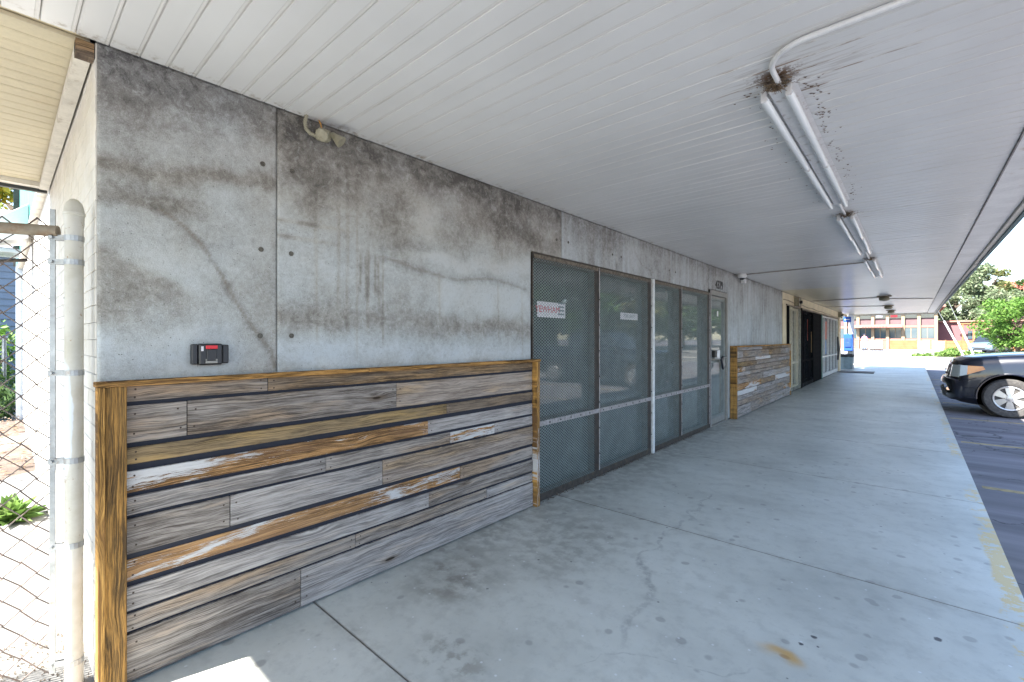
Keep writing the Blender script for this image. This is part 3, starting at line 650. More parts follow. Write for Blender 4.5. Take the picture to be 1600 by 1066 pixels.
def wall_panel(y0, y1, z0, z1, step):
    g = 0.0018
    y0 += g; y1 -= g
    ny = max(2, int((y1-y0)/step)); nz = max(2, int((z1-z0)/step))
    ys_, zs_ = np.linspace(y0, y1, ny), np.linspace(z0, z1, nz)
    Y, Zc = np.meshgrid(ys_, zs_, indexing='ij')
    X = -0.0 + (vnoise(Y, Zc, 1.6, 30, 4)-0.5)*0.006
    e = np.minimum(np.minimum(Y-y0, y1-Y)/0.004, 1.0); X = X - (1-np.clip(e,0,1))*0.003
    V = np.stack([X, Y, Zc], -1).reshape(-1, 3)
    I = np.arange(ny*nz).reshape(ny, nz)
    F = np.stack([I[:-1,:-1], I[1:,:-1], I[1:,1:], I[:-1,1:]], -1).reshape(-1, 4)
    # rim going back into the wall
    loop = np.concatenate([I[:,0], I[-1,1:], I[:-1,-1][::-1], I[0,1:-1][::-1]])
    Vb = V[loop].copy(); Vb[:,0] = -0.02; nb = len(V); V = np.vstack([V, Vb]); k = len(loop)
    j = np.arange(k); Fb = np.stack([loop, nb+j, nb+(j+1)%k, loop[(j+1)%k]], -1)
    F = np.vstack([F, Fb])
    o = npmesh('concrete_panel', V, F, M_CONC, shop, smooth=False)
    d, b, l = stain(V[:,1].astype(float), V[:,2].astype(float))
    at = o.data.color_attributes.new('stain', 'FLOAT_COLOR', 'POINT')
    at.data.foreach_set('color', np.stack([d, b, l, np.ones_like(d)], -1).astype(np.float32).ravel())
    sm = np.zeros(len(F), dtype=bool); sm[:-k] = True; o.data.polygons.foreach_set('use_smooth', sm)
    return o
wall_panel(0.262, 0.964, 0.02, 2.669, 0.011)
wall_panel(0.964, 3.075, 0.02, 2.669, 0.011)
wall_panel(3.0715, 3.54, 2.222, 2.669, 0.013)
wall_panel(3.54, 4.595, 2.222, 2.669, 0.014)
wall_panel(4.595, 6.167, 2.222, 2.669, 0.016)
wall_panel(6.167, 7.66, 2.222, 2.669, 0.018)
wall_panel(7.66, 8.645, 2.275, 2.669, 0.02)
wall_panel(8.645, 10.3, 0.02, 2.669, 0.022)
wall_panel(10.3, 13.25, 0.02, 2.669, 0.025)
MB().box(-0.30, -0.021, 0.262, 3.07, -0.2, 2.665).box(-0.30, -0.021, 8.65, 13.25, -0.2, 2.665).box(-0.30, -0.021, 3.07, 8.65, 2.30, 2.665).box(-0.33, -0.30, 3.07, 8.65, -0.2, 2.665).build('backing_wall', M_CONC_EDGE, shop)
MB().box(-0.60, -0.001, 0.262, 25.6, 2.6705, 2.96).box(-9.0, -0.601, 0.47, 25.6, 2.6705, 2.96).build('roof', M_CONC_EDGE, shop)  # unseen slabs added to stop sun leaking over the wall top
m = MB()
hm = MB(); hm.lathe((0,0,0), [(0.013,0.0),(0.0125,0.0022),(0.0085,0.0024),(0.0075,-0.001)], 'x', 14); h0 = hm.build('bolt_hole', worn('dark_form_tie', (0.13,0.12,0.10), 0.8, 0, 0.4, 90, None), None); hme = h0.data; bpy.data.objects.remove(h0)
for yy, zz in ((0.892,2.351),(0.884,1.912),(0.880,1.47),(1.039,2.355),(1.034,1.911),(1.036,1.471),(3.447,2.382),(3.64,2.388),(4.50,2.39),(4.70,2.39),(6.06,2.39),(6.28,2.39)):
    share(hme, 'bolt_hole', (0.0045, yy-4.6, zz), shop)

# side wall of white painted brick
sw = thing('brick_side_wall', 'white painted brick side wall running back behind the chain-link fence', 'wall', (0, 0.30, 0))
MB().box(-9.0, -0.012, 0.2625, 0.50, -0.1, 2.664).build('mortar_bed', M_MORTAR, sw)
bb = MB(); bb.bbox(0, 0.202, 0.0, 0.02, 0, 0.0695, 0.002); b0 = bb.build('brick', M_BRICK, None); bme = b0.data; bpy.data.objects.remove(b0)
cnt = 0; far = []
for c in range(37):
    z = 0.02 + c*0.0716; o_ = 0.0 if c % 2 == 0 else 0.102
    x = -0.012 - (0.196 if c % 2 == 0 else 0.094)
    i = 0
    while x > -8.9:
        w = 1.0 if not (i == 0 and c % 2) else 0.094/0.196
        if x > -1.6 and cnt < 300:
            share(bme, 'brick', (x, 0.2585-0.30+random.uniform(-0.0012,0.0012), z), sw, scale=(w,1,1)); cnt += 1
        else: far.append((x, z))
        x -= 0.206; i += 1
fv = np.array([v.co for v in bme.vertices]); ff = [tuple(p.vertices) for p in bme.polygons]
m = MB()
for x, z in far:
    m.box(x, x+0.202, 0.2585, 0.2775, z, z+0.0695)
m.build('brickwork_beyond', M_BRICK, sw, kind='stuff', recalc=False)
MB().box(-9.15, -9.002, 0.18, 0.50, -0.1, 2.95).build('end_board', worn('shade_blue_white_board', (0.50,0.56,0.62), 0.6, 0, 0.1, 4), sw)  # white corner board with the blue of its shade put into the colour
tp = thing('teal_parapet', 'teal painted parapet band above the sunlit white brick wall', 'parapet', (-6, 0.3, 2.67))
m = MB()
for i in range(8): m.bbox(-2.66-(i+1)*0.80, -2.664-i*0.80, 0.225, 0.45, 2.70, 4.4, 0.004)
m.build('panel', M_TEAL, tp)
MB().box(-9.1, -2.65, 0.20, 0.46, 2.664, 2.698).build('flashing', M_TRIMWHITE, tp)
MB().box(-9.1, -9.06, 0.15, 0.45, 2.70, 4.4).build('corner_strip', M_FRAMEDARK, tp)
# floodlight hood on the parapet
fl = thing('flood_light', 'pale triangular hooded floodlight bracketed to the teal parapet', 'floodlight', (-5.2, 0.22, 2.72))
m = MB(); m.prism([(0.22,2.62),(-0.28,2.50),(-0.30,2.58),(0.22,3.02)], 'x', -5.75, -5.15); m.build('hood', M_WHITE, fl, bevel=0.006)
m = MB(); m.box(-5.70, -5.2, -0.32, 0.16, 2.44, 2.485); m.build('lens', flat('lamp_lens', (0.35,0.4,0.42), 0.2), fl, bevel=0.008)
MB().tube([(-5.45,0.22,2.40),(-5.45,0.0,2.36),(-5.45,-0.12,2.44)], 0.02, 8).build('bracket', M_FRAMEDARK, fl)

# ------------------------------------------------------------------ plank claddings
_n = MB().lathe((0,0,0), [(0.0042,0.0),(0.0042,0.002),(0.002,0.0028)], 'x', 7).build('nail', flat('rusty_nail_head', (0.05,0.03,0.02), 0.7), None); NAIL = _n.data; bpy.data.objects.remove(_n)
def cladding(label, y0, y1, rows, left_w, right_w, depth, ztop, pieces, proto_group=None, xface=0.031):
    t = thing('plank_cladding', label, 'wood cladding', (0, (y0+y1)/2, 0), 'reclaimed plank claddings on the shop front')
    MB().box(0.008, 0.020, y0+0.01, y1-0.01, 0.012, ztop-0.02).build('backing', M_GAP, t)
    MB().bbox(0.008, depth, y0, y0+left_w, 0.004, ztop-0.022, 0.003).build('post', W_POST, t)
    if left_w > 0.05: MB().bbox(0.008, depth+0.012, y0-0.006, y0+0.016, 0.004, ztop-0.022, 0.002).build('corner_trim', W_TRIM_V, t)
    MB().bbox(0.008, depth+0.004, y1-right_w, y1, 0.004, ztop-0.022, 0.003).build('post', W_POST2, t)
    ym = y0 + (y1-y0)*0.42
    MB().bbox(0.008, depth+0.008, y0-0.012, ym-0.002, ztop-0.0215, ztop, 0.003).build('top_trim', W_TRIM, t)
    MB().bbox(0.008, depth+0.010, ym, y1+0.008, ztop-0.0225, ztop-0.001, 0.003).build('top_trim', W_TRIM, t)
    for (z0, z1), prow in zip(rows, pieces):
        pr = random.uniform(-0.004, 0.004)
        for (a, b, mat) in prow:
            g = 0.0016; tl = random.uniform(-0.0012, 0.0012); xf = xface + pr + random.uniform(-0.003, 0.003)
            m = MB(); m.bbox(0.0205, xf, a+g, b-g, z0+tl, z1+tl, 0.0022)
            po_ = m.build('plank', mat, t)
            if left_w > 0.06:
                O = Vector(ORIG[t.name])
                for q in (a+0.03, b-0.03):
                    for zq in ((z0+z1)/2-(z1-z0)*0.28, (z0+z1)/2+(z1-z0)*0.28):
                        share(NAIL, 'nail', Vector((xf-0.0015, q+random.uniform(-0.006,0.006), zq+random.uniform(-0.006,0.006)))-O, po_)
    return t
W_TRIM_V = wood('ochre_edge_wood', (0.46,0.255,0.08), (0.22,0.11,0.04), (0.44,0.24,0.07), 0.6, vertical=True, crack=0.2, knot=0)
W_POST2 = wood('ochre_post_with_paint_flecks', (0.55,0.30,0.08), (0.20,0.11,0.05), (0.5,0.27,0.08), 0.5, vertical=True, paint=0.45, crack=0.4, knot=0)
def fac(px, X=0.045):
    r = (px-800)/708.0; return (2.5-X)*(0.749+0.663*r)/(0.663-0.749*r)
Y0, Y1 = 0.262, 3.105
L, Rr = Y0+0.085, Y1-0.045
rows = [(1.188,1.256),(1.016,1.172),(0.925,0.994),(0.806,0.895),(0.712,0.788),(0.548,0.696),(0.43,0.523),(0.312,0.41),(0.2215,0.295),(0.012,0.2125)]
j = lambda *px: [L] + [round(fac(p), 3) for p in px] + [Rr]
def prow(cuts, mats): return [(a, b, mm) for a, b, mm in zip(cuts[:-1], cuts[1:], mats)]
pieces = [prow(j(421), [W_GREY, W_UMBER]), prow(j(294, 622), [W_GREY, W_GREY, W_TAN]), prow(j(700), [W_BROWN, W_UMBER]),
          prow(j(671), [W_ORANGE, W_SILVER]), prow(j(511, 706, 775), [W_SILVER, W_GREY, W_WHITE, W_SILVER]),
          prow(j(361, 600), [W_GREY, W_SILVER, W_TAN]), prow(j(722), [W_ORANGE, W_GREY]), prow(j(672), [W_SILVER, W_GREY]),
          prow(j(558, 763), [W_GREY, W_GREY, W_SILVER]), prow(j(471), [W_GREY, W_SILVER])]
cladding('large reclaimed plank cladding with dark gaps, nearest the chain-link fence', Y0, Y1, rows, 0.085, 0.04, 0.072, 1.280, pieces)
yy0, yy1 = 8.80, 13.62
zz = [1.30, 1.235, 1.10, 1.025, 0.93, 0.835, 0.76, 0.62, 0.50, 0.405, 0.315, 0.22, 0.012]
rows2 = [(b+0.004, a-0.004) for a, b in zip(zz[:-1], zz[1:])]
mats = [W_SILVER, W_GREY, W_TAN, W_UMBER, W_ORANGE, W_WHITE, W_SILVER, W_GREY, W_BROWN, W_TAN]
pp = []
spec = [[(0,W_SILVER),(.40,W_UMBER),(.8,W_TAN)], [(0,W_SILVER),(.09,W_GREY),(.52,W_UMBER),(.78,W_GREY),(.9,W_SILVER)], [(0,W_TAN),(.28,W_WHITE),(.55,W_TAN)], [(0,W_BROWN),(.14,W_UMBER),(.3,W_GREY),(.73,W_SILVER)], [(0,W_ORANGE),(.12,W_GREY),(.28,W_TAN)],
        [(0,W_SILVER),(.2,W_GREY),(.6,W_TAN)], [(0,W_GREY),(.42,W_SILVER)], [(0,W_ORANGE),(.38,W_UMBER),(.66,W_WHITE)], [(0,W_WHITE),(.3,W_SILVER)], [(0,W_SILVER),(.45,W_GREY)], [(0,W_TAN),(.35,W_GREY),(.85,W_ORANGE)], [(0,W_SILVER),(.2,W_GREY),(.55,W_SILVER),(.86,W_SILVER)]]
for sp in spec:
    cuts = [yy0+0.055 + f*(yy1-yy0-0.09) for f, _ in sp] + [yy1-0.035]
    pp.append([(a, b, mm) for a, b, (_, mm) in zip(cuts[:-1], cuts[1:], sp)])
cladding('far reclaimed plank cladding between the numbered door and folding gate', yy0, yy1, rows2, 0.05, 0.035, 0.12, 1.325, pp, xface=0.10)

# ------------------------------------------------------------------ mesh-guarded windows
def expanded(name, y0, y1, z0, z1, x, parent, pw=0.042, ph=0.027, w=0.0046, mat=None):
    ncol = int(round((y1-y0)/(pw/2))); nrow = int(round((z1-z0)/(ph/2)))
    py, pz = (y1-y0)/ncol, (z1-z0)/nrow
    V = []; F = []
    zi = z0 + np.arange(nrow+1)*pz
    for i in range(ncol):
        a = i if True else 0
        off = (np.arange(nrow+1) % 2) if i % 2 == 0 else ((np.arange(nrow+1)+1) % 2)
        yc = y0 + (i + off)*py
        base = i*(nrow+1)*2
        Va = np.stack([np.full(nrow+1, x), yc-w/2, zi], -1); Vb = np.stack([np.full(nrow+1, x+0.002), yc+w/2, zi], -1)
        V.append(np.stack([Va, Vb], 1).reshape(-1, 3)); k = base + np.arange(nrow)*2
        F.append(np.stack([k, k+1, k+3, k+2], -1))
    return npmesh(name, np.vstack(V), np.vstack(F), mat or M_MESH, parent, kind='stuff')
bolt_m = MB().lathe((0,0,0), [(0.009,0.0),(0.009,0.004),(0.005,0.006)], 'x', 8).build('bolt', M_BLACK, None); bolt_me = bolt_m.data; bpy.data.objects.remove(bolt_m)
bays = [(3.085, 4.207, 'first mesh-guarded window beside the large plank cladding'),
        (4.207, 5.470, 'second mesh-guarded window, just left of the white upright bar'),
        (5.515, 6.480, 'third mesh-guarded window, just right of the white upright bar'),
        (6.480, 7.660, 'fourth mesh-guarded window, next to the numbered door')]
for i, (a, b, lab) in enumerate(bays):
    w = thing('guarded_window', lab, 'window', (0, (a+b)/2, 0.08), 'mesh-guarded shop windows')
    fw = 0.05
    MB().bbox(-0.10, 0.012, a+0.001, b-0.001, 2.150, 2.220, 0.003).build('header', M_FRAMEDARK, w)
    MB().bbox(-0.10, 0.016, a+0.001, b-0.001, 0.005, 0.075, 0.003).build('sill', M_FRAMEDARK, w)
    MB().bbox(-0.10, 0.017, b-0.105, b-0.001, 0.076, 2.149, 0.003).build('mullion', M_FRAME, w)
    MB().bbox(-0.10, 0.010, a+0.001, a+0.018, 0.076, 2.149, 0.002).build('side_frame', M_FRAMEDARK, w)
    MB().bbox(-0.062, -0.030, a+0.019, b-0.106, 0.690, 0.730, 0.002).build('transom', M_FRAME, w)
    MB().bbox(-0.072, -0.064, a+0.019, b-0.106, 0.076, 0.700, 0.001).build('pane', M_GLASS, w)
    MB().bbox(-0.072, -0.064, a+0.019, b-0.106, 0.712, 2.149, 0.001).build('pane', M_GLASS, w)
    expanded('mesh_screen', a+0.006, b-0.107, 0.045, 2.17, 0.013, w)
    rail = MB().bbox(0.0175, 0.026, a+0.004, b-0.004, 0.678, 0.722, 0.0015).build('guard_rail', M_STRIP, w)
    st = MB().bbox(0.0178, 0.0245, b-0.022, b-0.007, 0.072, 2.205, 0.0015).build('edge_strip', M_STRIP, w)
    top = MB().bbox(0.018, 0.0245, a+0.006, b-0.031, 2.168, 2.200, 0.0015).build('edge_strip', worn('rusty_edge_strip', (0.20,0.17,0.13), 0.6, 0.2, 0.5, 30, (0.06,0.04,0.03), 0.5), w)
    O = Vector(ORIG[w.name])
    q = a+0.06
    while q < b-0.06: share(bolt_me, 'bolt', Vector((0.0245, q, 0.699))-O, rail); q += 0.17
    q = 0.25
    while q < 2.1: share(bolt_me, 'bolt', Vector((0.025, b-0.018, q))-O, st); q += 0.27
    # wind-blown litter on the sill
lit = MB()
for i in range(260):
    yy = random.uniform(3.15, 7.5); xx = random.uniform(0.018, 0.05); s = random.uniform(0.008, 0.022); an = random.uniform(0, 3.14); zz_ = 0.003+random.uniform(0, 0.006)
    c_, s_ = math.cos(an)*s, math.sin(an)*s
    lit.add([(xx-c_*0.4, yy-s_, zz_), (xx+s_*0.3, yy-c_*0.3, zz_+s*0.3), (xx+c_*0.4, yy+s_, zz_), (xx-s_*0.3, yy+c_*0.3, zz_+s*0.2)], [(0,1,2,3)])
o = lit.build('leaf_litter', worn('dry_brown_leaves', (0.16,0.11,0.07), 0.9, 0, 0.5, 40), None, recalc=False); tag(o, 'dry brown leaf crumbs along the window sills', 'litter', kind='stuff')
wb = MB().bbox(0.0, 0.045, 5.472, 5.513, 0.006, 2.215, 0.004).build('upright_bar', M_WHITEBAR, None, loc=(0,0,0)); tag(wb, 'white painted upright steel bar between second and third windows', 'bar')
# posters behind the glass
def poster(label, y0, y1, z0, z1, txt, size, mat, x=-0.060, extra=False):
    t = thing('poster', label, 'poster', (x, (y0+y1)/2, z0))
    MB().box(x, x+0.0015, y0, y1, z0, z1).build('sheet', M_PAPER, t)
    lettering('lettering', txt, size, (x+0.0018, (y0+y1)/2-(0.06 if extra else 0), (z0+z1)/2), (R_(90), 0, R_(90)), mat, t, 0.0004)
    if extra:
        m = MB()
        for k in range(4): m.box(x+0.0017, x+0.0022, y1-0.12, y1-0.02, z0+0.03+k*0.035, z0+0.045+k*0.035)
        m.build('print_block', M_GREYPRINT, t)
poster('white poster with red letters behind the first window mesh', 3.235, 3.68, 1.655, 1.80, 'YEWHAM', 0.088, M_RED, extra=True)
poster('narrow white notice with dark lettering behind the second window mesh', 4.80, 5.24, 1.685, 1.765, 'FOR LEASE', 0.06, M_GREYPRINT)

# door
dr = thing('shop_door', 'mesh-covered glass door with aluminium frame under number 4379', 'door', (0, 8.15, 0))
MB().bbox(-0.10, 0.020, 7.665, 7.700, 0.006, 2.262, 0.003).build('jamb', M_FRAME, dr)
MB().bbox(-0.10, 0.022, 7.702, 7.735, 0.006, 2.262, 0.003).build('jamb', M_STRIP, dr)
MB().bbox(-0.10, 0.020, 8.560, 8.640, 0.006, 2.262, 0.003).build('jamb', M_ALU, dr)
MB().bbox(-0.10, 0.024, 7.736, 8.559, 2.180, 2.262, 0.003).build('head', M_ALU, dr)
MB().box(-0.10, 0.028, 7.736, 8.559, 0.005, 0.022).build('threshold', M_ALU, dr)
lf = MB(); lf.bbox(-0.05, -0.008, 7.738, 7.775, 0.024, 2.176, 0.003); lf.bbox(-0.05, -0.008, 8.52, 8.557, 0.024, 2.176, 0.003); lf.bbox(-0.05, -0.008, 7.776, 8.519, 2.11, 2.176, 0.003); lf.bbox(-0.05, -0.008, 7.776, 8.519, 0.024, 0.16, 0.003); lf.bbox(-0.048, -0.010, 7.776, 8.519, 1.05, 1.09, 0.003)
leafo = lf.build('leaf_frame', M_ALU, dr)
MB().box(-0.036, -0.030, 7.776, 8.519, 0.16, 2.11).build('pane', M_GLASS, dr)
expanded('mesh_screen', 7.77, 8.525, 0.12, 2.14, -0.004, dr)
MB().tube([(0.0,7.80,1.12),(0.05,7.80,1.12),(0.055,8.0,1.115),(0.055,8.48,1.135),(0.0,8.49,1.135)], 0.011, 8).build('push_bar', M_ALU, dr, smooth=True)
m = MB(); m.bbox(0.0, 0.05, 7.96, 8.10, 1.12, 1.27, 0.008); m.build('lock_housing', M_WHITE, dr)
m = MB(); m.bbox(0.0, 0.05, 7.83, 7.94, 1.15, 1.26, 0.006); m.build('lock_box', M_BLACK, dr)
m = MB(); n0 = len(m.v); m.bbox(0.052, 0.085, 8.08, 8.20, 0.92, 1.13, 0.008); m.rot(n0, (0.07, 8.12, 1.1), 'X', R_(32)); m.build('key_safe', flat('black_key_safe', (0.02,0.022,0.03), 0.4), dr)
m = MB(); n0 = len(m.v); m.bbox(0.0855, 0.090, 8.10, 8.18, 0.96, 1.08, 0.002); m.rot(n0, (0.07, 8.12, 1.1), 'X', R_(32)); m.build('dial_plate', M_ALU, dr)
MB().box(-0.003, 0.0, 8.10, 8.16, 1.84, 1.93).build('sticker', M_PAPER, dr)
num = thing('house_number', 'black street number 4379 on concrete above the door', 'number', (0.004, 8.2, 2.36))
lettering('digits', '4379', 0.20, (0.006, 8.20, 2.372), (R_(90), 0, R_(90)), M_BLACK, num, 0.002, 0.003)

# ------------------------------------------------------------------ wall fittings
# twin lamp junction at the top of the wall with its flexible conduit
lm = thing('wall_lamp', 'old beige twin-head wall lamp with ribbed conduit under the soffit', 'lamp', (0.0, 1.21, 2.62))
path = [Vector(p) for p in ((0.03,1.105,2.672),(0.032,1.095,2.63),(0.034,1.10,2.595),(0.04,1.12,2.575),(0.045,1.15,2.567),(0.045,1.175,2.565))]
pts = []
for i in range(len(path)-1):
    for k in range(7): pts.append(path[i].lerp(path[i+1], k/7))
pts.append(path[-1])
MB().tube(pts, [0.0105 if k % 2 else 0.0085 for k in range(len(pts))], 10).build('conduit', M_BEIGE, lm)
MB().bbox(0.003, 0.05, 1.165, 1.235, 2.565, 2.625, 0.006).build('junction_box', M_BEIGE, lm)
for cy_, rz, nm in ((1.20, -40, 'lamp_head'), (1.245, 35, 'lamp_head')):
    m = MB(); n0 = len(m.v); m.lathe((0.055, cy_, 2.585), [(0.010,0.03),(0.016,0.022),(0.020,0.0),(0.030,-0.025),(0.034,-0.042),(0.030,-0.044)], 'z', 18)
    m.rot(n0, (0.055, cy_, 2.60), 'X', R_(rz)); m.rot(n0, (0.055, cy_, 2.60), 'Y', R_(-38)); m.build(nm, M_BEIGE, lm, smooth=True)
MB().tube([(0.03,1.19,2.625),(0.035,1.18,2.65),(0.025,1.175,2.671)], 0.004, 6).build('loose_wire', flat('orange_wire', (0.5,0.25,0.04), 0.5), lm)
# black box with the red label
bx = thing('lock_box', 'black wall box with red label and white bracket above the planks', 'box', (0, 0.65, 1.38))
F_BLK = worn('black_plastic', (0.022,0.023,0.026), 0.38, 0, 0.2, 30)
MB().bbox(0.004, 0.050, 0.605, 0.700, 1.333, 1.432, 0.006).build('body', F_BLK, bx)
MB().bbox(0.004, 0.036, 0.580, 0.604, 1.336, 1.430, 0.004).build('side_grip', F_BLK, bx)
MB().bbox(0.004, 0.040, 0.701, 0.728, 1.338, 1.427, 0.004).build('hinge_block', F_BLK, bx)
MB().bbox(0.0505, 0.056, 0.634, 0.672, 1.353, 1.405, 0.002).build('latch', F_BLK, bx)
MB().bbox(0.0505, 0.058, 0.630, 0.677, 1.408, 1.424, 0.002).build('red_label', flat('bright_red_plastic', (0.62,0.02,0.03), 0.35), bx)
MB().bbox(0.0505, 0.053, 0.612, 0.622, 1.398, 1.420, 0.001).build('white_label', M_PAPER, bx)
MB().bbox(0.0565, 0.059, 0.628, 0.676, 1.341, 1.3525, 0.001).bbox(0.0565, 0.059, 0.628, 0.634, 1.353, 1.361, 0.001).bbox(0.0565, 0.059, 0.669, 0.676, 1.353, 1.361, 0.001).build('bracket', M_ALU, bx)
# security camera
cm = thing('security_camera', 'white dome security camera under the soffit above the door', 'security camera', (0.10, 9.2, 2.6))
MB().lathe((0.12,9.15,2.585), [(0.05,0.0),(0.075,0.02),(0.075,0.06),(0.06,0.083)], 'z', 20).build('housing', M_WHITE, cm, smooth=True)
MB().lathe((0.12,9.15,2.55), [(0.012,0.0),(0.035,0.008),(0.048,0.034)], 'z', 18).build('lens_dome', flat('smoked_dome', (0.02,0.02,0.025), 0.08), cm, smooth=True)
MB().bbox(0.02, 0.10, 9.42, 9.52, 2.52, 2.60, 0.01).build('mount_box', M_WHITE, cm)
MB().tube([(0.10,9.25,2.60),(0.08,9.40,2.58)], 0.015, 8).build('arm', M_WHITE, cm)

# ------------------------------------------------------------------ tube lights and conduits on the soffit
def tube_light(y0, label, twin_x=(1.955, 2.06), n_len=2):
    L = 1.22*n_len; t = thing('tube_light', label, 'fluorescent light', (2.01, y0, ZS), 'fluorescent strip lights under the canopy')
    MB().bbox(1.975, 2.045, y0, y0+L, ZS-0.030, ZS-0.001, 0.004).build('housing', M_FIX, t)
    m = MB(); m.prism([(1.93,ZS-0.002),(2.09,ZS-0.002),(2.05,ZS-0.012),(1.97,ZS-0.012)], 'y', y0+0.002, y0+L-0.002); m.build('reflector', M_FIX, t)
    for s in range(n_len):
        a = y0 + s*1.22
        for tx in twin_x:
            m = MB(); m.lathe((tx, a+0.012, ZS-0.048), [(0.008,0.0),(0.017,0.004),(0.019,0.02),(0.019,1.176),(0.017,1.19),(0.008,1.194)], 'y', 14); m.build('tube', M_TUBE, t, smooth=True)
            for e in (a+0.0, a+1.206): MB().bbox(tx-0.013, tx+0.013, e, e+0.012, ZS-0.066, ZS-0.010, 0.003).build('lamp_holder', M_FIX, t)
    return t
t1 = tube_light(2.46, 'near twin-tube fluorescent light with dirty cobwebbed end')
t2 = tube_light(5.42, 'middle twin-tube fluorescent light beyond the longest near one')
t3 = tube_light(8.62, 'far twin-tube fluorescent light where the cross conduit meets', n_len=2)
# clumps of cobweb, grass and moth dirt at the fixture end
def debris(label, cx, cy_, cz, r, n, par=None):
    m = MB()
    for i in range(n):
        a = random.uniform(0, 6.28); d = abs(random.gauss(0, 0.45))*r; x = cx+math.cos(a)*d; y = cy_+math.sin(a)*d*0.9; z = cz-random.uniform(0, 0.045)*math.exp(-d/r)
        s = random.uniform(0.003, 0.011); q = [Vector((random.uniform(-1,1), random.uniform(-1,1), random.uniform(-0.6,0.6)))*s for _ in range(3)]
        m.add([Vector((x,y,z))+v for v in q], [(0,1,2)])
        if i % 5 == 0:
            e = Vector((random.uniform(-1,1), random.uniform(-1,1), random.uniform(-0.5,0.1)))*0.03; m.tube([(x,y,z), (x+e.x,y+e.y,z+e.z)], 0.0012, 3, False)
    o = m.build('nest_debris', worn('nest_straw_and_dirt', (0.17,0.12,0.08), 0.95, 0, 0.5, 60, (0.42,0.33,0.18), 0.4), None, recalc=False)
    return tag(o, label, 'debris', kind='stuff')
debris('brown straw and cobweb clump at the near end of the first tube light', 2.02, 2.42, ZS-0.006, 0.075, 900)
debris('small dirt clump between the first and middle tube lights', 2.02, 5.38, ZS-0.006, 0.10, 500)
debris('small dirt clump at the start of the far tube light', 2.02, 8.58, ZS-0.006, 0.10, 400)
m = MB()
for i in range(150):
    yy = 2.45 + 2.5*random.random()**1.3; xx = 2.105+abs(random.gauss(0, 0.035)) if random.random() < 0.7 else 1.93-abs(random.gauss(0,0.06)); q = random.uniform(0.003, 0.009)
    k = len(m.v); m.add([(xx-q,yy-q*0.5,ZS-0.0015),(xx+q*0.2,yy-q*0.6,ZS-0.004),(xx+q,yy+q*0.3,ZS-0.0015),(xx,yy+q*0.6,ZS-0.005)], [(0,1,2,3)])
o = m.build('moth_dirt', worn('brown_specks', (0.15,0.09,0.06), 0.95, 0, 0.5, 60), None, recalc=False); tag(o, 'brown moth specks stuck along both sides of the near tube light', 'dirt', kind='stuff')
def conduit(label, pts, r=0.011, mat=None, straps=()):
    t = thing('conduit', label, 'conduit', tuple(pts[0]))
    MB().tube(pts, r, 10).build('pipe', mat or M_WHITE, t, smooth=True)
    for s in straps: MB().bbox(s[0]-0.03, s[0]+0.03, s[1]-0.012, s[1]+0.012, ZS-0.026, ZS-0.0015, 0.002).build('strap', M_FIX, t)
def arcpts(c, r, a0, a1, z, n=10): return [(c[0]+r*math.cos(R_(a0+(a1-a0)*i/n)), c[1]+r*math.sin(R_(a0+(a1-a0)*i/n)), z) for i in range(n+1)]
conduit('white conduit bending from the near tube light towards the outer edge', [(2.03,2.46,ZS-0.02),(2.03,2.30,ZS-0.018)] + arcpts((2.19,2.29), 0.16, 180, 270, ZS-0.016) + [(2.5,2.125,ZS-0.016),(3.0,2.12,ZS-0.016)], 0.012)
conduit('white link conduit between the near and middle tube lights', [(2.01,4.90,ZS-0.02),(2.01,5.42,ZS-0.02)], 0.011)
conduit('white link conduit between the middle and far tube lights', [(2.01,7.86,ZS-0.02),(2.01,8.62,ZS-0.02)], 0.011)
M_OLD = worn('grimy_conduit', (0.36,0.33,0.29), 0.6, 0, 0.3, 8, (0.12,0.09,0.07), 0.4)
conduit('thin grimy conduit from the security camera to the far tube light', [(0.05,9.25,ZS-0.012),(1.0,9.15,ZS-0.012),(1.99,9.0,ZS-0.012)], 0.009, M_OLD)
conduit('thin grimy conduit across the soffit to the first round lamp', [(0.03,17.2,ZS-0.012),(1.85,16.9,ZS-0.012)], 0.010, M_OLD)
conduit('thin grimy conduit crossing the soffit beyond the first round lamp', [(0.03,20.6,ZS-0.012),(1.85,21.5,ZS-0.012)], 0.010, M_OLD)
conduit('grimy conduit from the first round lamp out to the border strip', [(1.9,17.6,ZS-0.012),(2.95,18.4,ZS-0.012)], 0.010, M_OLD)
for yy, xx, lab in ((16.6, 1.89, 'first rusty ceiling lamp beyond the tube lights'), (21.3, 1.83, 'second rusty ceiling lamp beyond the tube lights'), (25.0, 1.80, 'last rusty ceiling lamp at the far end of the canopy')):
    t = thing('ceiling_lamp', lab, 'ceiling lamp', (xx, yy, ZS), 'old ceiling lamps at the far end')
    MB().lathe((xx,yy,ZS-0.14), [(0.05,0.0),(0.11,0.02),(0.13,0.07),(0.10,0.10),(0.07,0.138)], 'z', 16).build('shade', M_BEIGE, t, smooth=True)
    MB().bbox(xx-0.16, xx+0.16, yy-0.16, yy+0.16, ZS-0.02, ZS-0.001, 0.004).build('base_plate', worn('rusty_plate', (0.30,0.24,0.16), 0.7, 0.1, 0.4, 10, (0.14,0.08,0.04), 0.4), t)

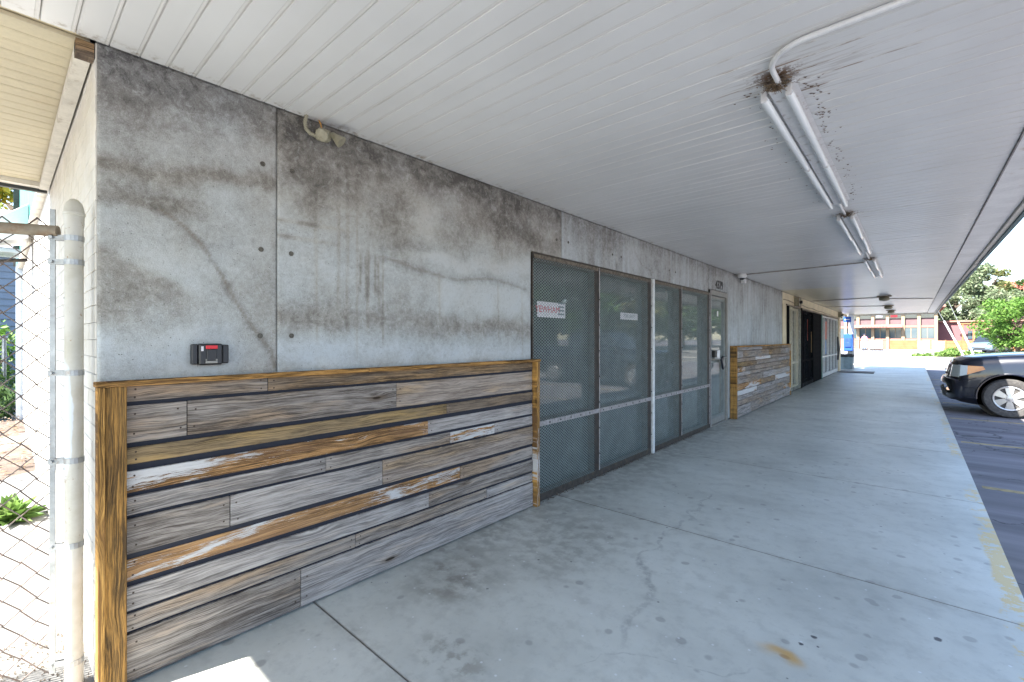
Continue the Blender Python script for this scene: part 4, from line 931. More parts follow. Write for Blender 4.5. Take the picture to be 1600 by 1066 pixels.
# ------------------------------------------------------------------ the next shop: cream fascia, gates, white windows
nx_ = thing('cream_shop', 'cream fronted shop with folding gates beyond the concrete front', 'shop front', (0, 19.5, 0))
MB().bbox(-0.28, -0.002, 13.26, 25.6, 2.36, 2.664, 0.004).build('fascia', M_CREAM, nx_)
MB().box(-0.30, -0.18, 13.26, 25.6, -0.2, 2.36).build('back_wall', worn('dim_shop_interior', (0.10,0.10,0.10), 0.8, 0, 0.3, 1.5), nx_)
MB().bbox(-0.17, 0.01, 13.262, 13.60, 1.30, 2.355, 0.004).bbox(-0.17, 0.006, 13.64, 13.72, 0.005, 2.355, 0.004).build('pilaster', M_CREAM, nx_)
MB().bbox(-0.17, 0.012, 24.95, 25.6, 0.005, 2.355, 0.004).build('end_pier', M_CREAM, nx_)
MB().bbox(-0.002, 0.03, 13.66, 25.0, 2.335, 2.375, 0.004).build('gate_track', M_RAIL, nx_)
conduit('rusty cable looped along the cream fascia', [(0.02, 13.3+i*0.6, 2.47+0.015*math.sin(i*1.9)-0.004*i) for i in range(20)], 0.008, M_RAIL)
def lattice(label, y0, y1, mat, nbar, zt=2.32, thick=0.012, loc_x=0.03):
    t = thing('folding_gate', label, 'gate', (0, y0, 0), 'folding security gates')
    n = nbar; step = (y1-y0)/(n-1)
    bar = MB().bbox(-0.004, 0.004, -thick*0.55, thick*0.55, 0.03, zt, 0.001).build('gate_bar', mat, None); bme_ = bar.data; bpy.data.objects.remove(bar)
    for i in range(n): share(bme_, 'gate_bar', (loc_x, i*step, 0), t)
    m = MB(); hz = step*1.6; z = 0.12; 
    while z+hz < zt:
        for i in range(n-1):
            a = (loc_x+0.009, y0+i*step, z); b = (loc_x+0.009, y0+(i+1)*step, z+hz)
            m.add([(a[0],a[1],a[2]-0.005),(b[0],b[1],b[2]-0.005),(b[0],b[1],b[2]+0.005),(a[0],a[1],a[2]+0.005)], [(0,1,2,3)])
            a = (loc_x-0.009, y0+i*step, z+hz); b = (loc_x-0.009, y0+(i+1)*step, z)
            m.add([(a[0],a[1],a[2]-0.005),(b[0],b[1],b[2]-0.005),(b[0],b[1],b[2]+0.005),(a[0],a[1],a[2]+0.005)], [(0,1,2,3)])
        z += hz
    m.build('scissor_straps', mat, t, kind='stuff', recalc=False)
    return t
M_GATE1 = worn('pale_green_gate_paint', (0.58,0.58,0.48), 0.5, 0.1, 0.25, 12, (0.16,0.12,0.08), 0.25)
M_GATE2 = worn('black_gate_paint', (0.010,0.010,0.012), 0.9, 0.0, 0.3, 12); M_GATE2.node_tree.nodes['Principled BSDF'].inputs['Specular IOR Level'].default_value = 0.1
lattice('pale scissor security gate closed beside the far plank cladding', 13.85, 15.55, M_GATE1, 10, thick=0.034)
lattice('black scissor gate closed over the middle shop window', 15.70, 17.55, M_GATE2, 9, thick=0.03)
lattice('black scissor gate bunched tight against the green post', 17.68, 19.40, M_GATE2, 19, loc_x=0.05, thick=0.05)
def shop_window(label, y0, y1, mat, nv, z0=0.12, z1=2.30, post=0.05):
    t = thing('shop_window', label, 'window', (0, (y0+y1)/2, 0), 'windows of the cream shop')
    MB().box(-0.10, -0.09, y0+post, y1-post, z0+post, z1-post).build('pane', flat('clear_shop_glass', (0.02,0.028,0.034), 0.06, 0, 0.6), t)
    for i in range(nv+1):
        q = y0 + (y1-y0)*i/nv; MB().bbox(-0.11, -0.03, q-post/2, q+post/2, z0, z1, 0.004).build('mullion', mat, t)
    for zz_ in (z0, 0.78, z1): MB().bbox(-0.108, -0.032, y0, y1, zz_-post/2, zz_+post/2, 0.004).build('rail', mat, t)
    return t
shop_window('shop window seen through the pale scissor gate', 13.75, 15.60, M_CREAM, 2)
shop_window('shop window and doors seen through the black scissor gates', 15.65, 19.5, M_GATE2, 4)
shop_window('white framed shop windows between green post and end pier', 20.0, 24.9, M_WHITEBAR, 5)
MB().bbox(-0.16, -0.03, 20.0, 24.9, 0.005, 0.10, 0.005).build('plinth', M_WHITEBAR, nx_)
gp = MB().bbox(-0.02, 0.05, 19.52, 19.72, 0.01, 2.33, 0.006).build('gate_post', worn('teal_green_post', (0.07,0.20,0.17), 0.5, 0, 0.3, 6), None); tag(gp, 'dark green gate post where the black gate is stacked', 'post')
gp = MB().bbox(-0.02, 0.06, 13.735, 13.80, 0.01, 2.33, 0.006).bbox(-0.02,0.06,15.58,15.66,0.01,2.36,0.006).build('steel_surround', M_GATE2, None); tag(gp, 'black steel frame around the pale scissor gate', 'frame')
# coloured goods and posters inside the windows
for k, (a, b, z0_, z1_, c_) in enumerate(((16.6,16.8,1.2,1.9,(0.5,0.06,0.07)),(17.5,17.62,1.4,2.1,(0.5,0.10,0.06)),(18.2,18.35,1.0,1.7,(0.5,0.3,0.1)),(21.1,21.9,1.45,2.15,(0.55,0.14,0.10)),(21.0,21.8,0.85,1.4,(0.10,0.22,0.42)),(19.8,20.0,1.2,2.0,(0.6,0.35,0.15)))):
    o = MB().box(-0.088, -0.084, a, b, z0_, z1_).build('window_poster', worn('poster_print', c_, 0.6, 0, 0.3, 6, (0.7,0.7,0.7), 0.1), None)
    tag(o, ['red poster inside the middle gated window, lower', 'orange-red poster inside the middle gated window, upper', 'tan poster behind the bunched black gate', 'red poster in the first white framed pane', 'blue poster under the red one in the white framed window', 'orange notice beside the green post'][k], 'poster')
for yy, lab, zc in ((14.95, 'square beige light fitting on the cream fascia over the pale gate', 2.52), (24.9, 'square beige light fitting at the far end of the cream fascia', 2.55)):
    t = thing('fascia_light', lab, 'light fitting', (0, yy, zc), 'square light fittings on the cream fascia')
    MB().bbox(0.0, 0.10, yy-0.16, yy+0.16, zc-0.14, zc+0.10, 0.01).build('back_box', M_BEIGE, t)
    m = MB(); m.bbox(0.101, 0.115, yy-0.19, yy+0.19, zc+0.08, zc+0.11, 0.002).bbox(0.101, 0.115, yy-0.19, yy+0.19, zc-0.17, zc-0.14, 0.002).bbox(0.101, 0.115, yy-0.19, yy-0.16, zc-0.139, zc+0.079, 0.002).bbox(0.101,0.115,yy+0.16,yy+0.19,zc-0.139,zc+0.079,0.002); m.build('rim', M_RAIL, t)
    MB().lathe((0.12,yy+0.02,zc-0.03), [(0.035,-0.02),(0.05,0.0),(0.04,0.05)], 'x', 12).build('socket', M_BLACK, t)

for k, (zz_, lab) in enumerate(((2.12,'round orange sticker high on the end pier'),(1.86,'round orange sticker lower on the end pier'))):
    o = MB().lathe((0.013,25.3,zz_), [(0.10,0.0),(0.10,0.004)], 'x', 18).build('sticker', flat('orange_print', (0.6,0.25,0.06), 0.6), None, loc=(0.013,25.3,zz_)); tag(o, lab, 'sticker')
# white post, phone, bin, mat at the far end of the walkway
pil = MB().bbox(0.10, 0.30, 28.1, 28.3, 0.005, ZS-0.002, 0.01).build('canopy_post', M_WHITE, None, loc=(0.2,28.2,0)); tag(pil, 'white square post holding up the far end of the canopy', 'post')
ph = thing('pay_phone', 'bright blue box phone hood mounted on the white canopy post', 'phone hood', (0.0, 27.9, 1.2))
M_BLUE = flat('bright_blue_plastic', (0.02,0.09,0.42), 0.4)
MB().bbox(-0.06, 0.30, 27.5, 28.09, 0.86, 1.70, 0.03).build('hood', M_BLUE, ph)
MB().bbox(-0.01, 0.24, 27.46, 27.498, 1.05, 1.50, 0.01).build('panel', worn('blue_panel', (0.015,0.06,0.28), 0.5, 0, 0.3, 10, (0.4,0.45,0.5), 0.1), ph)
MB().bbox(0.08, 0.16, 27.7, 28.09, 0.005, 0.858, 0.01).build('stand', M_ZINC, ph)
sg = thing('phone_sign', 'small blue hanging sign under the canopy near the bin', 'sign', (0.15, 27.0, 2.3))
MB().bbox(-0.02, 0.28, 26.98, 27.02, 2.26, 2.52, 0.01).build('board', M_BLUE, sg)
MB().box(0.03, 0.22, 26.974, 26.979, 2.37, 2.41).build('white_stripe', M_PAPER, sg)
MB().tube([(0.05,27.0,2.52),(0.05,27.0,ZS)], 0.008, 6).tube([(0.22,27.0,2.52),(0.22,27.0,ZS)], 0.008, 6).build('hanger', M_FRAME, sg)
bn = thing('trash_bin', 'grey-blue plastic trash bin with black liner at walkway end', 'trash bin', (0.08, 27.2, 0))
m = MB(); m.lathe((0.08,27.2,0.004), [(0.23,0.0),(0.24,0.01),(0.29,0.70),(0.30,0.70)], 'z', 20); m.build('tub', worn('grey_blue_plastic', (0.20,0.27,0.31), 0.5, 0, 0.2, 8), bn, smooth=True)
m = MB(); m.lathe((0.08,27.2,0.60), [(0.298,0.0),(0.312,0.03),(0.315,0.12),(0.295,0.135),(0.27,0.08)], 'z', 20)
for i, v in enumerate(m.v): m.v[i] = (v[0]+random.uniform(-0.008,0.008), v[1]+random.uniform(-0.008,0.008), v[2]+random.uniform(-0.03,0.015))
m.build('liner', flat('black_bin_liner', (0.015,0.015,0.02), 0.35), bn, smooth=True)
mt = thing('door_mat', 'flat brown-grey rubber mat lying by the white framed windows', 'mat', (0.6, 25.4, 0))
MB().bbox(0.02, 1.25, 24.3, 25.6, 0.001, 0.016, 0.004).build('mat_field', worn('grey_mat', (0.26,0.24,0.22), 0.9, 0, 0.2, 20), mt)
MB().bbox(0.0, 1.27, 24.2, 24.298, 0.001, 0.024, 0.006).build('rubber_edge', flat('black_rubber', (0.04,0.04,0.042), 0.7), mt)
rs = MB().tube([(0.07,24.0,0.55),(0.09,24.02,1.0),(0.06,24.0,1.55)], [0.03,0.05,0.03], 8).build('hose_bundle', F_BLK, None, loc=(0.07,24.0,0.5)); tag(rs, 'dark bundled strap hanging on the end pier above the bin', 'strap')

# ------------------------------------------------------------------ chain-link fence and pole at the left
PX, PY = -0.06, 0.20
gzl = 0.045
po = thing('steel_pole', 'cream painted steel gate pole with domed cap beside the cladding', 'pole', (PX, PY, gzl))
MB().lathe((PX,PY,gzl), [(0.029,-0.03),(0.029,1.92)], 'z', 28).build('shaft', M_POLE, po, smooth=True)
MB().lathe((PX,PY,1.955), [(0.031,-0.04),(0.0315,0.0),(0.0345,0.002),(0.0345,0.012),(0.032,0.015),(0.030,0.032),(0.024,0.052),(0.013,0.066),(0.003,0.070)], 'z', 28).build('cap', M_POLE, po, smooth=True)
m = MB()
for a, z in ((250,1.62),(262,0.93),(255,0.45)): 
    ca, sa = math.cos(R_(a)), math.sin(R_(a)); m.tube([(PX+ca*0.0287,PY+sa*0.0287,z),(PX+ca*0.0298,PY+sa*0.0298,z)], 0.006, 10)
m.build('drilled_hole', flat('black_hole', (0.008,0.008,0.008), 0.9), po)
FD = Vector((-0.436, -0.900, 0)); FD.normalize(); FN = Vector((-FD.y, FD.x, 0))
fo = Vector((PX, PY, 0)) + FD*0.030
fe = thing('chain_link_fence', 'rusty chain-link fence panel with top rail left of the pole', 'fence', (fo.x, fo.y, 0.05))
def FP(s, z, d=0.0): p = fo + FD*s + FN*d; return (p.x, p.y, z)
MB().tube([FP(0.02,1.888),FP(0.5,1.885),FP(1.6,1.89)], 0.0225, 12).build('top_rail', M_RAIL, fe, smooth=True)
MB().bbox(0, 0.006, 0, 0.018, 0, 1, 0.001)
m = MB(); a0 = Vector(FP(0.028,0,0.0)); a1 = Vector(FP(0.046,0,0.0)); nn = FN*0.003
m.add([a0-nn+Vector((0,0,0.11)), a1-nn+Vector((0,0,0.11)), a1+nn+Vector((0,0,0.11)), a0+nn+Vector((0,0,0.11)), a0-nn+Vector((0,0,1.975)), a1-nn+Vector((0,0,1.975)), a1+nn+Vector((0,0,1.975)), a0+nn+Vector((0,0,1.975))], [(0,3,2,1),(4,5,6,7),(0,1,5,4),(1,2,6,5),(2,3,7,6),(3,0,4,7)])
m.build('tension_bar', M_ZINC, fe)
for k, z in enumerate((1.862,1.765,1.317,0.962,0.619,0.145)):
    m = MB(); pts = []
    for i in range(15):
        a = math.atan2(FD.y, FD.x) + R_(16) + (2*math.pi-R_(32))*i/14
        pts.append((PX+0.0312*math.cos(a), PY+0.0312*math.sin(a), z))
    tip = Vector((PX,PY,z)) + FD*0.080
    pts = [tuple(tip+FN*0.005)] + pts + [tuple(tip-FN*0.005)]
    for i in range(len(pts)-1):
        p, q = Vector(pts[i]), Vector(pts[i+1]); m.add([p+Vector((0,0,-0.011)), q+Vector((0,0,-0.011)), q+Vector((0,0,0.011)), p+Vector((0,0,0.011))], [(0,1,2,3)])
    o = m.build('tension_band', M_ZINC, fe, recalc=False); sd = o.modifiers.new('solid', 'SOLIDIFY'); sd.thickness = 0.003
    tp_ = Vector((PX,PY,z)) + FD*0.068; MB().tube([tp_-FN*0.016, tp_+FN*0.016], 0.0065, 8).build('carriage_bolt', M_ZINC, fe)
PW, PH = 0.100, 0.094
m = MB(); ns = 22; nz = int((1.97-0.10)/(PH/2))
for i in range(ns):
    pts = []
    for k in range(nz+1):
        s = 0.034 + i*PW/2 + ((k + i) % 2)*PW/2
        z = 0.10 + k*PH/2 + (0.004*math.sin(i*1.3+k*0.7)); d = 0.0035*(1 if (k % 2) else -1)
        pts.append(FP(s, z, d))
        if k < nz:
            s2 = 0.034 + i*PW/2 + ((k+1+i) % 2)*PW/2; 
    m.tube(pts, 0.0032, 5, False)
m.build('chain_mesh', M_WIRE, fe, smooth=False, kind='stuff', recalc=False)

# ------------------------------------------------------------------ vegetation builders
def leaves(name, mat, parent, centers, radii, n, size, kind=None, squash=0.8, hollow=0.45):
    centers = np.array(centers, float); radii = np.array(radii, float); k = rng.choice(len(centers), n, p=radii**2/np.sum(radii**2))
    d = rng.normal(size=(n, 3)); d /= np.linalg.norm(d, axis=1)[:, None]
    r = (hollow + (1-hollow)*rng.random(n)**0.7)*(1+0.12*rng.normal(size=n))
    c = centers[k] + d*(radii[k]*r)[:, None]*np.array([1, 1, squash])
    u = rng.normal(size=(n, 3)); u /= np.linalg.norm(u, axis=1)[:, None]; v = np.cross(u, rng.normal(size=(n, 3))); v /= np.linalg.norm(v, axis=1)[:, None]
    s = size*(0.6+0.8*rng.random(n))[:, None]
    V = np.stack([c-u*s, c-v*s*0.42, c+u*s, c+v*s*0.42], 1).reshape(-1, 3); F = np.arange(4*n).reshape(-1, 4)
    return npmesh(name, V, F, mat, parent, kind=kind)
def tree(label, base, h, cr, mat, nl, lsize, seed, name='tree', trunk_h=0.35, nb=14, group=None, squash=0.8, nclump=46):
    rd = random.Random(seed); b = Vector(base); t = thing(name, label, 'tree', tuple(b), group)
    m = MB(); top = b + Vector((rd.uniform(-0.2,0.2), rd.uniform(-0.2,0.2), h*0.72)); fork = b + Vector((0, 0, h*trunk_h)); tr = h*0.022+0.03
    m.tube([b-Vector((0,0,0.1)), b.lerp(fork,0.5)+Vector((rd.uniform(-0.04,0.04),0,0)), fork, top], [tr*1.3, tr, tr*0.9, tr*0.25], 8)
    cs = []; rs = []
    cz = h*(trunk_h+1)/2; hz = h*(1-trunk_h)/2
    for i in range(nb):
        a = i*2.4+rd.uniform(-0.4,0.4); zz_ = trunk_h*h + (h*(0.92-trunk_h))*(i+0.5)/nb; q = math.sqrt(max(0.05, 1-((zz_-cz)/hz)**2*0.85)); L_ = cr*q*rd.uniform(0.6,0.95)
        s = b + Vector((0,0,max(trunk_h*h*0.9, zz_*0.75))); e = b + Vector((math.cos(a)*L_, math.sin(a)*L_, zz_))
        m.tube([s, s.lerp(e,0.5)+Vector((0,0,0.05*h)), e], [tr*0.45, tr*0.28, tr*0.1], 5)
        cs.append(e); rs.append(cr*rd.uniform(0.22,0.36))
    for i in range(nclump-nb):
        a = rd.uniform(0,6.28); zz_ = h*(trunk_h+(1-trunk_h)*rd.uniform(0.05,0.95)); q = math.sqrt(max(0.04, 1-((zz_-cz)/hz)**2)); L_ = cr*q*math.sqrt(rd.random())*rd.uniform(0.75,1.05)
        cs.append(b + Vector((math.cos(a)*L_, math.sin(a)*L_, zz_))); rs.append(cr*rd.uniform(0.14,0.30))
    m.build('trunk', M_BARK, t, smooth=True)
    leaves('crown', mat, t, [tuple(c) for c in cs], rs, nl, lsize, squash=squash)
    return t
def bush(label, base, r, h, mat, n, size, name='bush', cat='bush', kind=None):
    cs = []; rs = []; rd = random.Random(int(r*100)+n)
    for i in range(16): cs.append((base[0]+rd.uniform(-r,r), base[1]+rd.uniform(-r,r)*0.6, base[2]+h*rd.uniform(0.2,0.75))); rs.append(h*rd.uniform(0.25,0.42))
    t = thing(name, label, cat, tuple(base))
    leaves('foliage', mat, t, cs, rs, n, size)
    m = MB()
    for i in range(6): m.tube([base, cs[i]], [0.02,0.008], 5)
    m.build('stems', M_BARK, t); return t

# side yard beyond the fence
tree('yellow-green tree behind the blue-grey house at far left', (-21.5, 0.9, 0), 8.6, 3.4, L_YELLOW, 16000, 0.13, 11, nb=16, nclump=60)
hs = thing('blue_house', 'blue-grey lapped-siding house seen through the chain-link fence', 'house', (-14, 0, 0))
M_SID = worn('blue_grey_siding', (0.20,0.24,0.30), 0.6, 0, 0.12, 2, (0.22,0.26,0.32), 0.15)
MB().box(-17.0, -14.03, -6.0, 3.0, 0, 3.6).build('wall_core', M_SID, hs)
for i in range(21):
    z = 0.12+i*0.165; m = MB(); m.prism([(-14.03,z),(-13.985,z),(-14.012,z+0.168),(-14.03,z+0.168)], 'y', -6.0, 3.0); m.build('siding_board', M_SID, hs)
m = MB(); m.add([(-13.6,-6.2,3.62),(-13.6,3.2,3.62),(-15.6,3.2,4.9),(-15.6,-6.2,4.9),(-17.4,-6.2,3.62),(-17.4,3.2,3.62)], [(0,1,2,3),(3,2,5,4),(0,3,4),(1,5,2),(0,4,5,1)]); m.build('roof', worn('grey_shingle_roof', (0.35,0.36,0.38), 0.8, 0, 0.3, 8), hs)
yf = thing('yard_fence', 'galvanised chain-link fence across the back of the side yard', 'fence', (-10.5, -1, 0))
for i in range(6):
    MB().tube([(-10.5,0.05-i*1.3,0),(-10.5,0.05-i*1.3,1.5)], 0.03, 8).build('post', M_ZINC, yf)
MB().tube([(-10.5,0.1,1.48),(-10.5,-6.5,1.48)], 0.02, 8).build('rail', M_ZINC, yf)
m = MB()
for i in range(70):
    a = 0.1 - i*0.09; m.tube([(-10.49,a,0.05),(-10.49,a-0.9,1.46)], 0.003, 3, False); m.tube([(-10.51,a,1.46),(-10.51,a-0.9,0.05)], 0.003, 3, False)
m.build('chain_mesh', M_ZINC, yf, kind='stuff', recalc=False)
bush('leafy green shrub behind the yard fence by the blue house', (-12.0, -0.7, 0.02), 1.1, 2.0, L_GREEN, 3000, 0.07)
bush('low dark shrub in front of the yard fence', (-9.9, -0.35, 0.02), 0.8, 0.9, L_DARK, 1800, 0.05)
def weed(label, base, n, L, mat):
    t = thing('weed', label, 'plant', base); rd = random.Random(n)
    V = []; F = []; b = Vector(base)
    for i in range(n):
        a = rd.uniform(0,6.28); el = rd.uniform(0.35,1.35); l = L*rd.uniform(0.5,1.0); d = Vector((math.cos(a)*math.cos(el), math.sin(a)*math.cos(el), math.sin(el))); sd = d.cross(Vector((0,0,1))).normalized()*l*0.13
        p0 = b + Vector((rd.uniform(-0.02,0.02), rd.uniform(-0.02,0.02), 0)); p1 = p0 + d*l*0.5; p2 = p0 + d*l + Vector((0,0,-l*0.25))
        k = len(V); V += [tuple(p0), tuple(p1+sd), tuple(p2), tuple(p1-sd)]; F.append((k,k+1,k+2,k+3))
    MB().add(V, F).build('leaf', mat, t, recalc=False); 
    m = MB()
    for i in range(7):
        a = rd.uniform(0,6.28); m.tube([base, (base[0]+math.cos(a)*L*0.25, base[1]+math.sin(a)*L*0.25, base[2]+L*0.6)], 0.004, 4)
    m.build('stem', L_WEED, t); return t
weed('bright green weed sprouting against the white brick wall', (-2.75, 0.05, 0.03), 110, 0.30, L_WEED)
pv = thing('pvc_pipe', 'white plastic pipe stub lying bent on the soil', 'pipe', (-5.9, -0.3, 0.1))
MB().tube([(-7.6,-0.55,0.42),(-7.3,-0.50,0.40),(-6.7,-0.38,0.30),(-5.7,-0.20,0.12)], 0.03, 10).build('pipe', M_WHITEBAR, pv, smooth=True)
lit = MB()
for i in range(1500):
    x = random.uniform(-11.5,-4.1); y = random.uniform(-2.8,0.22); s = random.uniform(0.015,0.05); a = random.uniform(0,3.14); z = 0.115+random.uniform(0,0.02); c_, s_ = math.cos(a)*s, math.sin(a)*s
    lit.add([(x-c_,y-s_,z),(x+s_*0.5,y-c_*0.5,z+0.01),(x+c_,y+s_,z),(x-s_*0.5,y+c_*0.5,z+0.012)], [(0,1,2,3)])
o = lit.build('leaf_litter', worn('pale_dry_leaves', (0.28,0.19,0.12), 0.9, 0, 0.6, 9), None, recalc=False); tag(o, 'dry leaves scattered over the bare soil by the brick wall', 'litter', kind='stuff')
# grit round the pole foot
lit = MB()
for i in range(420):
    x = random.uniform(-0.6,0.02); y = random.uniform(-0.02,0.25); s = random.uniform(0.002, 0.005); z = gzl-0.002; lit.tube([(x,y,z),(x+s,y+s*0.4,z+s*0.8)], s*0.7, 4)
o = lit.build('grit', worn('brown_grit', (0.24,0.19,0.14), 0.95, 0, 0.5, 40), None, recalc=False); tag(o, 'brown grit and crumbs around the pole foot', 'grit', kind='stuff')

# ------------------------------------------------------------------ parking lines
for yy, x1 in ((6.92, 8.2), (9.75, 8.2), (12.55, 8.2), (15.45, 8.2), (18.3, 8.2), (21.1, 8.2), (24.0, 8.2)):
    o = MB().box(3.05, x1, yy-0.045, yy+0.045, -0.1198, -0.116).build('parking_line', M_YELLOW, None, kind='structure')

# ------------------------------------------------------------------ the dark pickup
M_NAVY = N('dark_navy_car_paint'); M_NAVY.b.inputs['Coat Weight'].default_value = 0.7; M_NAVY.b.inputs['Coat Roughness'].default_value = 0.04
M_NAVY = M_NAVY.out((0.004,0.006,0.014), 0.3, 0.0, 0.3)
M_TYRE = worn('tyre_rubber', (0.055,0.052,0.05), 0.8, 0, 0.3, 12, (0.13,0.12,0.11), 0.4)
M_RIM = worn('silver_alloy', (0.42,0.42,0.42), 0.3, 0.6, 0.08, 10)
M_CHROME = flat('chrome', (0.75,0.75,0.76), 0.12, 1.0)
M_LENS = flat('headlight_glass', (0.60,0.66,0.66), 0.3, 0.0, 0.6)
M_AMBER = flat('amber_lens', (0.45,0.13,0.02), 0.15, 0, 0.8)
M_CARGLASS = flat('car_glass', (0.02,0.025,0.03), 0.03, 0, 1.0)
def rim_mesh(m, c, side, R0=0.245):
    """six-spoke wheel face, hub axis along y; side=-1 faces -y"""
    cx_, cy_, cz_ = c
    m.lathe((cx_,cy_,cz_), [(R0,0.11*-side),(R0,side*0.0),(R0-0.012,side*0.008),(R0-0.03,side*0.002),(R0-0.04,side*-0.03)], 'y', 36)
    for k in range(6):
        a = R_(60*k+30); ca, sa = math.cos(a), math.sin(a); ta, tb = -sa, ca
        def P(r, w, d): return (cx_+ca*r+ta*w, cy_+d*side, cz_+sa*r+tb*w)
        vs = [P(0.05,-0.036,0.004),P(0.05,0.036,0.004),P(0.228,0.070,-0.004),P(0.228,-0.070,-0.004),P(0.05,-0.036,-0.035),P(0.05,0.036,-0.035),P(0.228,0.070,-0.035),P(0.228,-0.070,-0.035)]
        m.add(vs, [(0,1,2,3),(7,6,5,4),(0,4,5,1),(1,5,6,2),(2,6,7,3),(3,7,4,0)])
    return m
def pickup(loc, label):
    """nose at local x=0 pointing to -x, built at loc, y centre at loc.y"""
    X, Y, Zb = loc; t = thing('pickup_truck', label, 'truck', loc)
    st = [ # x, zbot, ztop, halfwidth, plan sweep
        (0.00,0.40,0.62,0.84,0.20),(0.012,0.34,0.69,0.88,0.20),(0.035,0.30,0.735,0.90,0.19),(0.105,0.29,0.75,0.905,0.20),(0.15,0.27,1.05,0.91,0.18),(0.19,0.26,1.125,0.915,0.15),(0.34,0.235,1.185,0.92,0.10),
        (0.60,0.20,1.235,0.925,0.04),(0.95,0.20,1.27,0.93,0.0),(1.40,0.22,1.30,0.93,0.0),(1.75,0.26,1.31,0.93,0),(2.6,0.32,1.27,0.93,0),(3.4,0.32,1.27,0.93,0),(4.3,0.34,1.30,0.93,0),(5.0,0.36,1.32,0.92,0),(5.2,0.42,1.28,0.88,0)]
    m = MB(); NP = 11; rings = []
    for (x, zb, zt, w, sw_) in st:
        h = zt-zb; half = [(0,zb),(w*0.82,zb),(w*0.985,zb+h*0.13),(w,zb+h*0.38),(w*1.0,zb+h*0.62),(w*0.985,zb+h*0.80),(w*0.955,zb+h*0.90),(w*0.88,zb+h*0.965),(w*0.72,zt-h*0.01),(w*0.42,zt+0.012),(0,zt+0.016)]
        full = half + [(-a, b) for a, b in half[-2:0:-1]]
        rings.append([(x + sw_*(abs(a)/0.93)**2.6, a, b) for a, b in full])
    n = len(rings[0])
    for r in rings: m.v.extend([(X+p[0], Y+p[1], Zb+p[2]) for p in r])
    for i in range(len(rings)-1):
        for k in range(n): m.f.append((i*n+k, i*n+(k+1)%n, (i+1)*n+(k+1)%n, (i+1)*n+k))
    m.f.append(tuple(range(n))); m.f.append(tuple((len(rings)-1)*n+k for k in range(n))[::-1])
    body = m.build('body', M_NAVY, t, smooth=True)
    cut = MB()
    for wx in (0.97, 4.15):
        for s in (-1, 1): cut.lathe((X+wx, Y+s*0.60 if s > 0 else Y-1.2, Zb+0.40), [(0.465,0.0),(0.465,0.60)], 'y', 40)
    co = cut.build('cutter', M_BLACK, None); md = body.modifiers.new('arch', 'BOOLEAN'); md.object = co; md.operation = 'DIFFERENCE'; md.solver = 'EXACT'
    me = bpy.data.meshes.new_from_object(body.evaluated_get(bpy.context.evaluated_depsgraph_get())); body.modifiers.clear(); body.data = me; bpy.data.objects.remove(co)
    try: me.set_sharp_from_angle(angle=R_(42))
    except Exception: pass
    for wx in (0.97, 4.15):
        for s in (-1, 1):
            # flare lip, liner
            fm = MB(); pts = [(X+wx+0.475*math.cos(R_(a)), Y+s*0.925, Zb+0.40+0.475*math.sin(R_(a))) for a in range(-14, 196, 10)]
            fm.tube(pts, 0.022, 6); fm.build('arch_flare', M_NAVY, t, smooth=True)
            fm = MB(); fm.lathe((X+wx, Y+s*0.60, Zb+0.40), [(0.46,0.0),(0.46,0.004)], 'y', 24); fm.build('arch_liner', M_BLACK, t)
            wc = (X+wx, Y+s*0.915, Zb+0.39)
            wm = MB(); wm.lathe((wc[0], wc[1], wc[2]), [(0.25,s*-0.24),(0.35,s*-0.25),(0.385,s*-0.22),(0.39,s*-0.12),(0.385,s*-0.03),(0.36,s*0.0),(0.30,s*0.004),(0.255,s*-0.012),(0.247,s*-0.03)], 'y', 44)
            tyre = wm.build('wheel', M_TYRE, t, smooth=True)
            rm = MB(); rim_mesh(rm, (wc[0], wc[1]-s*0.012, wc[2]), s); rm.build('rim', M_RIM, tyre, smooth=True)
            MB().lathe((wc[0], wc[1]-s*0.10, wc[2]), [(0.235,0.0),(0.235,0.002)], 'y', 24).build('brake_disc', M_FRAMEDARK, tyre)
            MB().lathe((wc[0], wc[1]-s*0.02, wc[2]), [(0.062,-s*0.01),(0.058,s*0.012),(0.045,s*0.016)], 'y', 20).build('hub_cap', M_RIM, tyre, smooth=True)
            hb = MB()
            for k in range(6): a = R_(60*k); hb.lathe((wc[0]+0.078*math.cos(a), wc[1]-s*0.018, wc[2]+0.078*math.sin(a)), [(0.010,0),(0.009,s*0.012)], 'y', 8)
            hb.build('lug_nuts', M_FRAMEDARK, tyre)
    def sweep(y, k): return k*(abs(y)/0.93)**2.6
    # grille: dark field and chrome slants
    def patch(name, ys, zx, mat, off=-0.006, thick=0.02):
        g = MB(); 
        for (y0, y1) in ys:
            nseg = 6
            for i in range(nseg):
                a = y0+(y1-y0)*i/nseg; b = y0+(y1-y0)*(i+1)/nseg
                (z0, x0, k0), (z1, x1, k1) = zx
                v = [(X+x0+sweep(a,k0)+off, Y+a, Zb+z0),(X+x0+sweep(b,k0)+off, Y+b, Zb+z0),(X+x1+sweep(b,k1)+off, Y+b, Zb+z1),(X+x1+sweep(a,k1)+off, Y+a, Zb+z1)]
                g.add(v + [(p[0]+thick, p[1], p[2]) for p in v], [(0,1,2,3),(7,6,5,4),(0,4,5,1),(3,2,6,7),(0,3,7,4),(1,5,6,2)])
        return g.build(name, mat, t)
    patch('grille', [(-0.50,0.50)], ((0.765,0.103,0.21),(1.02,0.147,0.18)), M_BLACK)
    patch('chrome_bar', [(-0.50,-0.44),(0.44,0.50)], ((0.765,0.095,0.21),(1.02,0.139,0.18)), M_CHROME)
    g = MB()
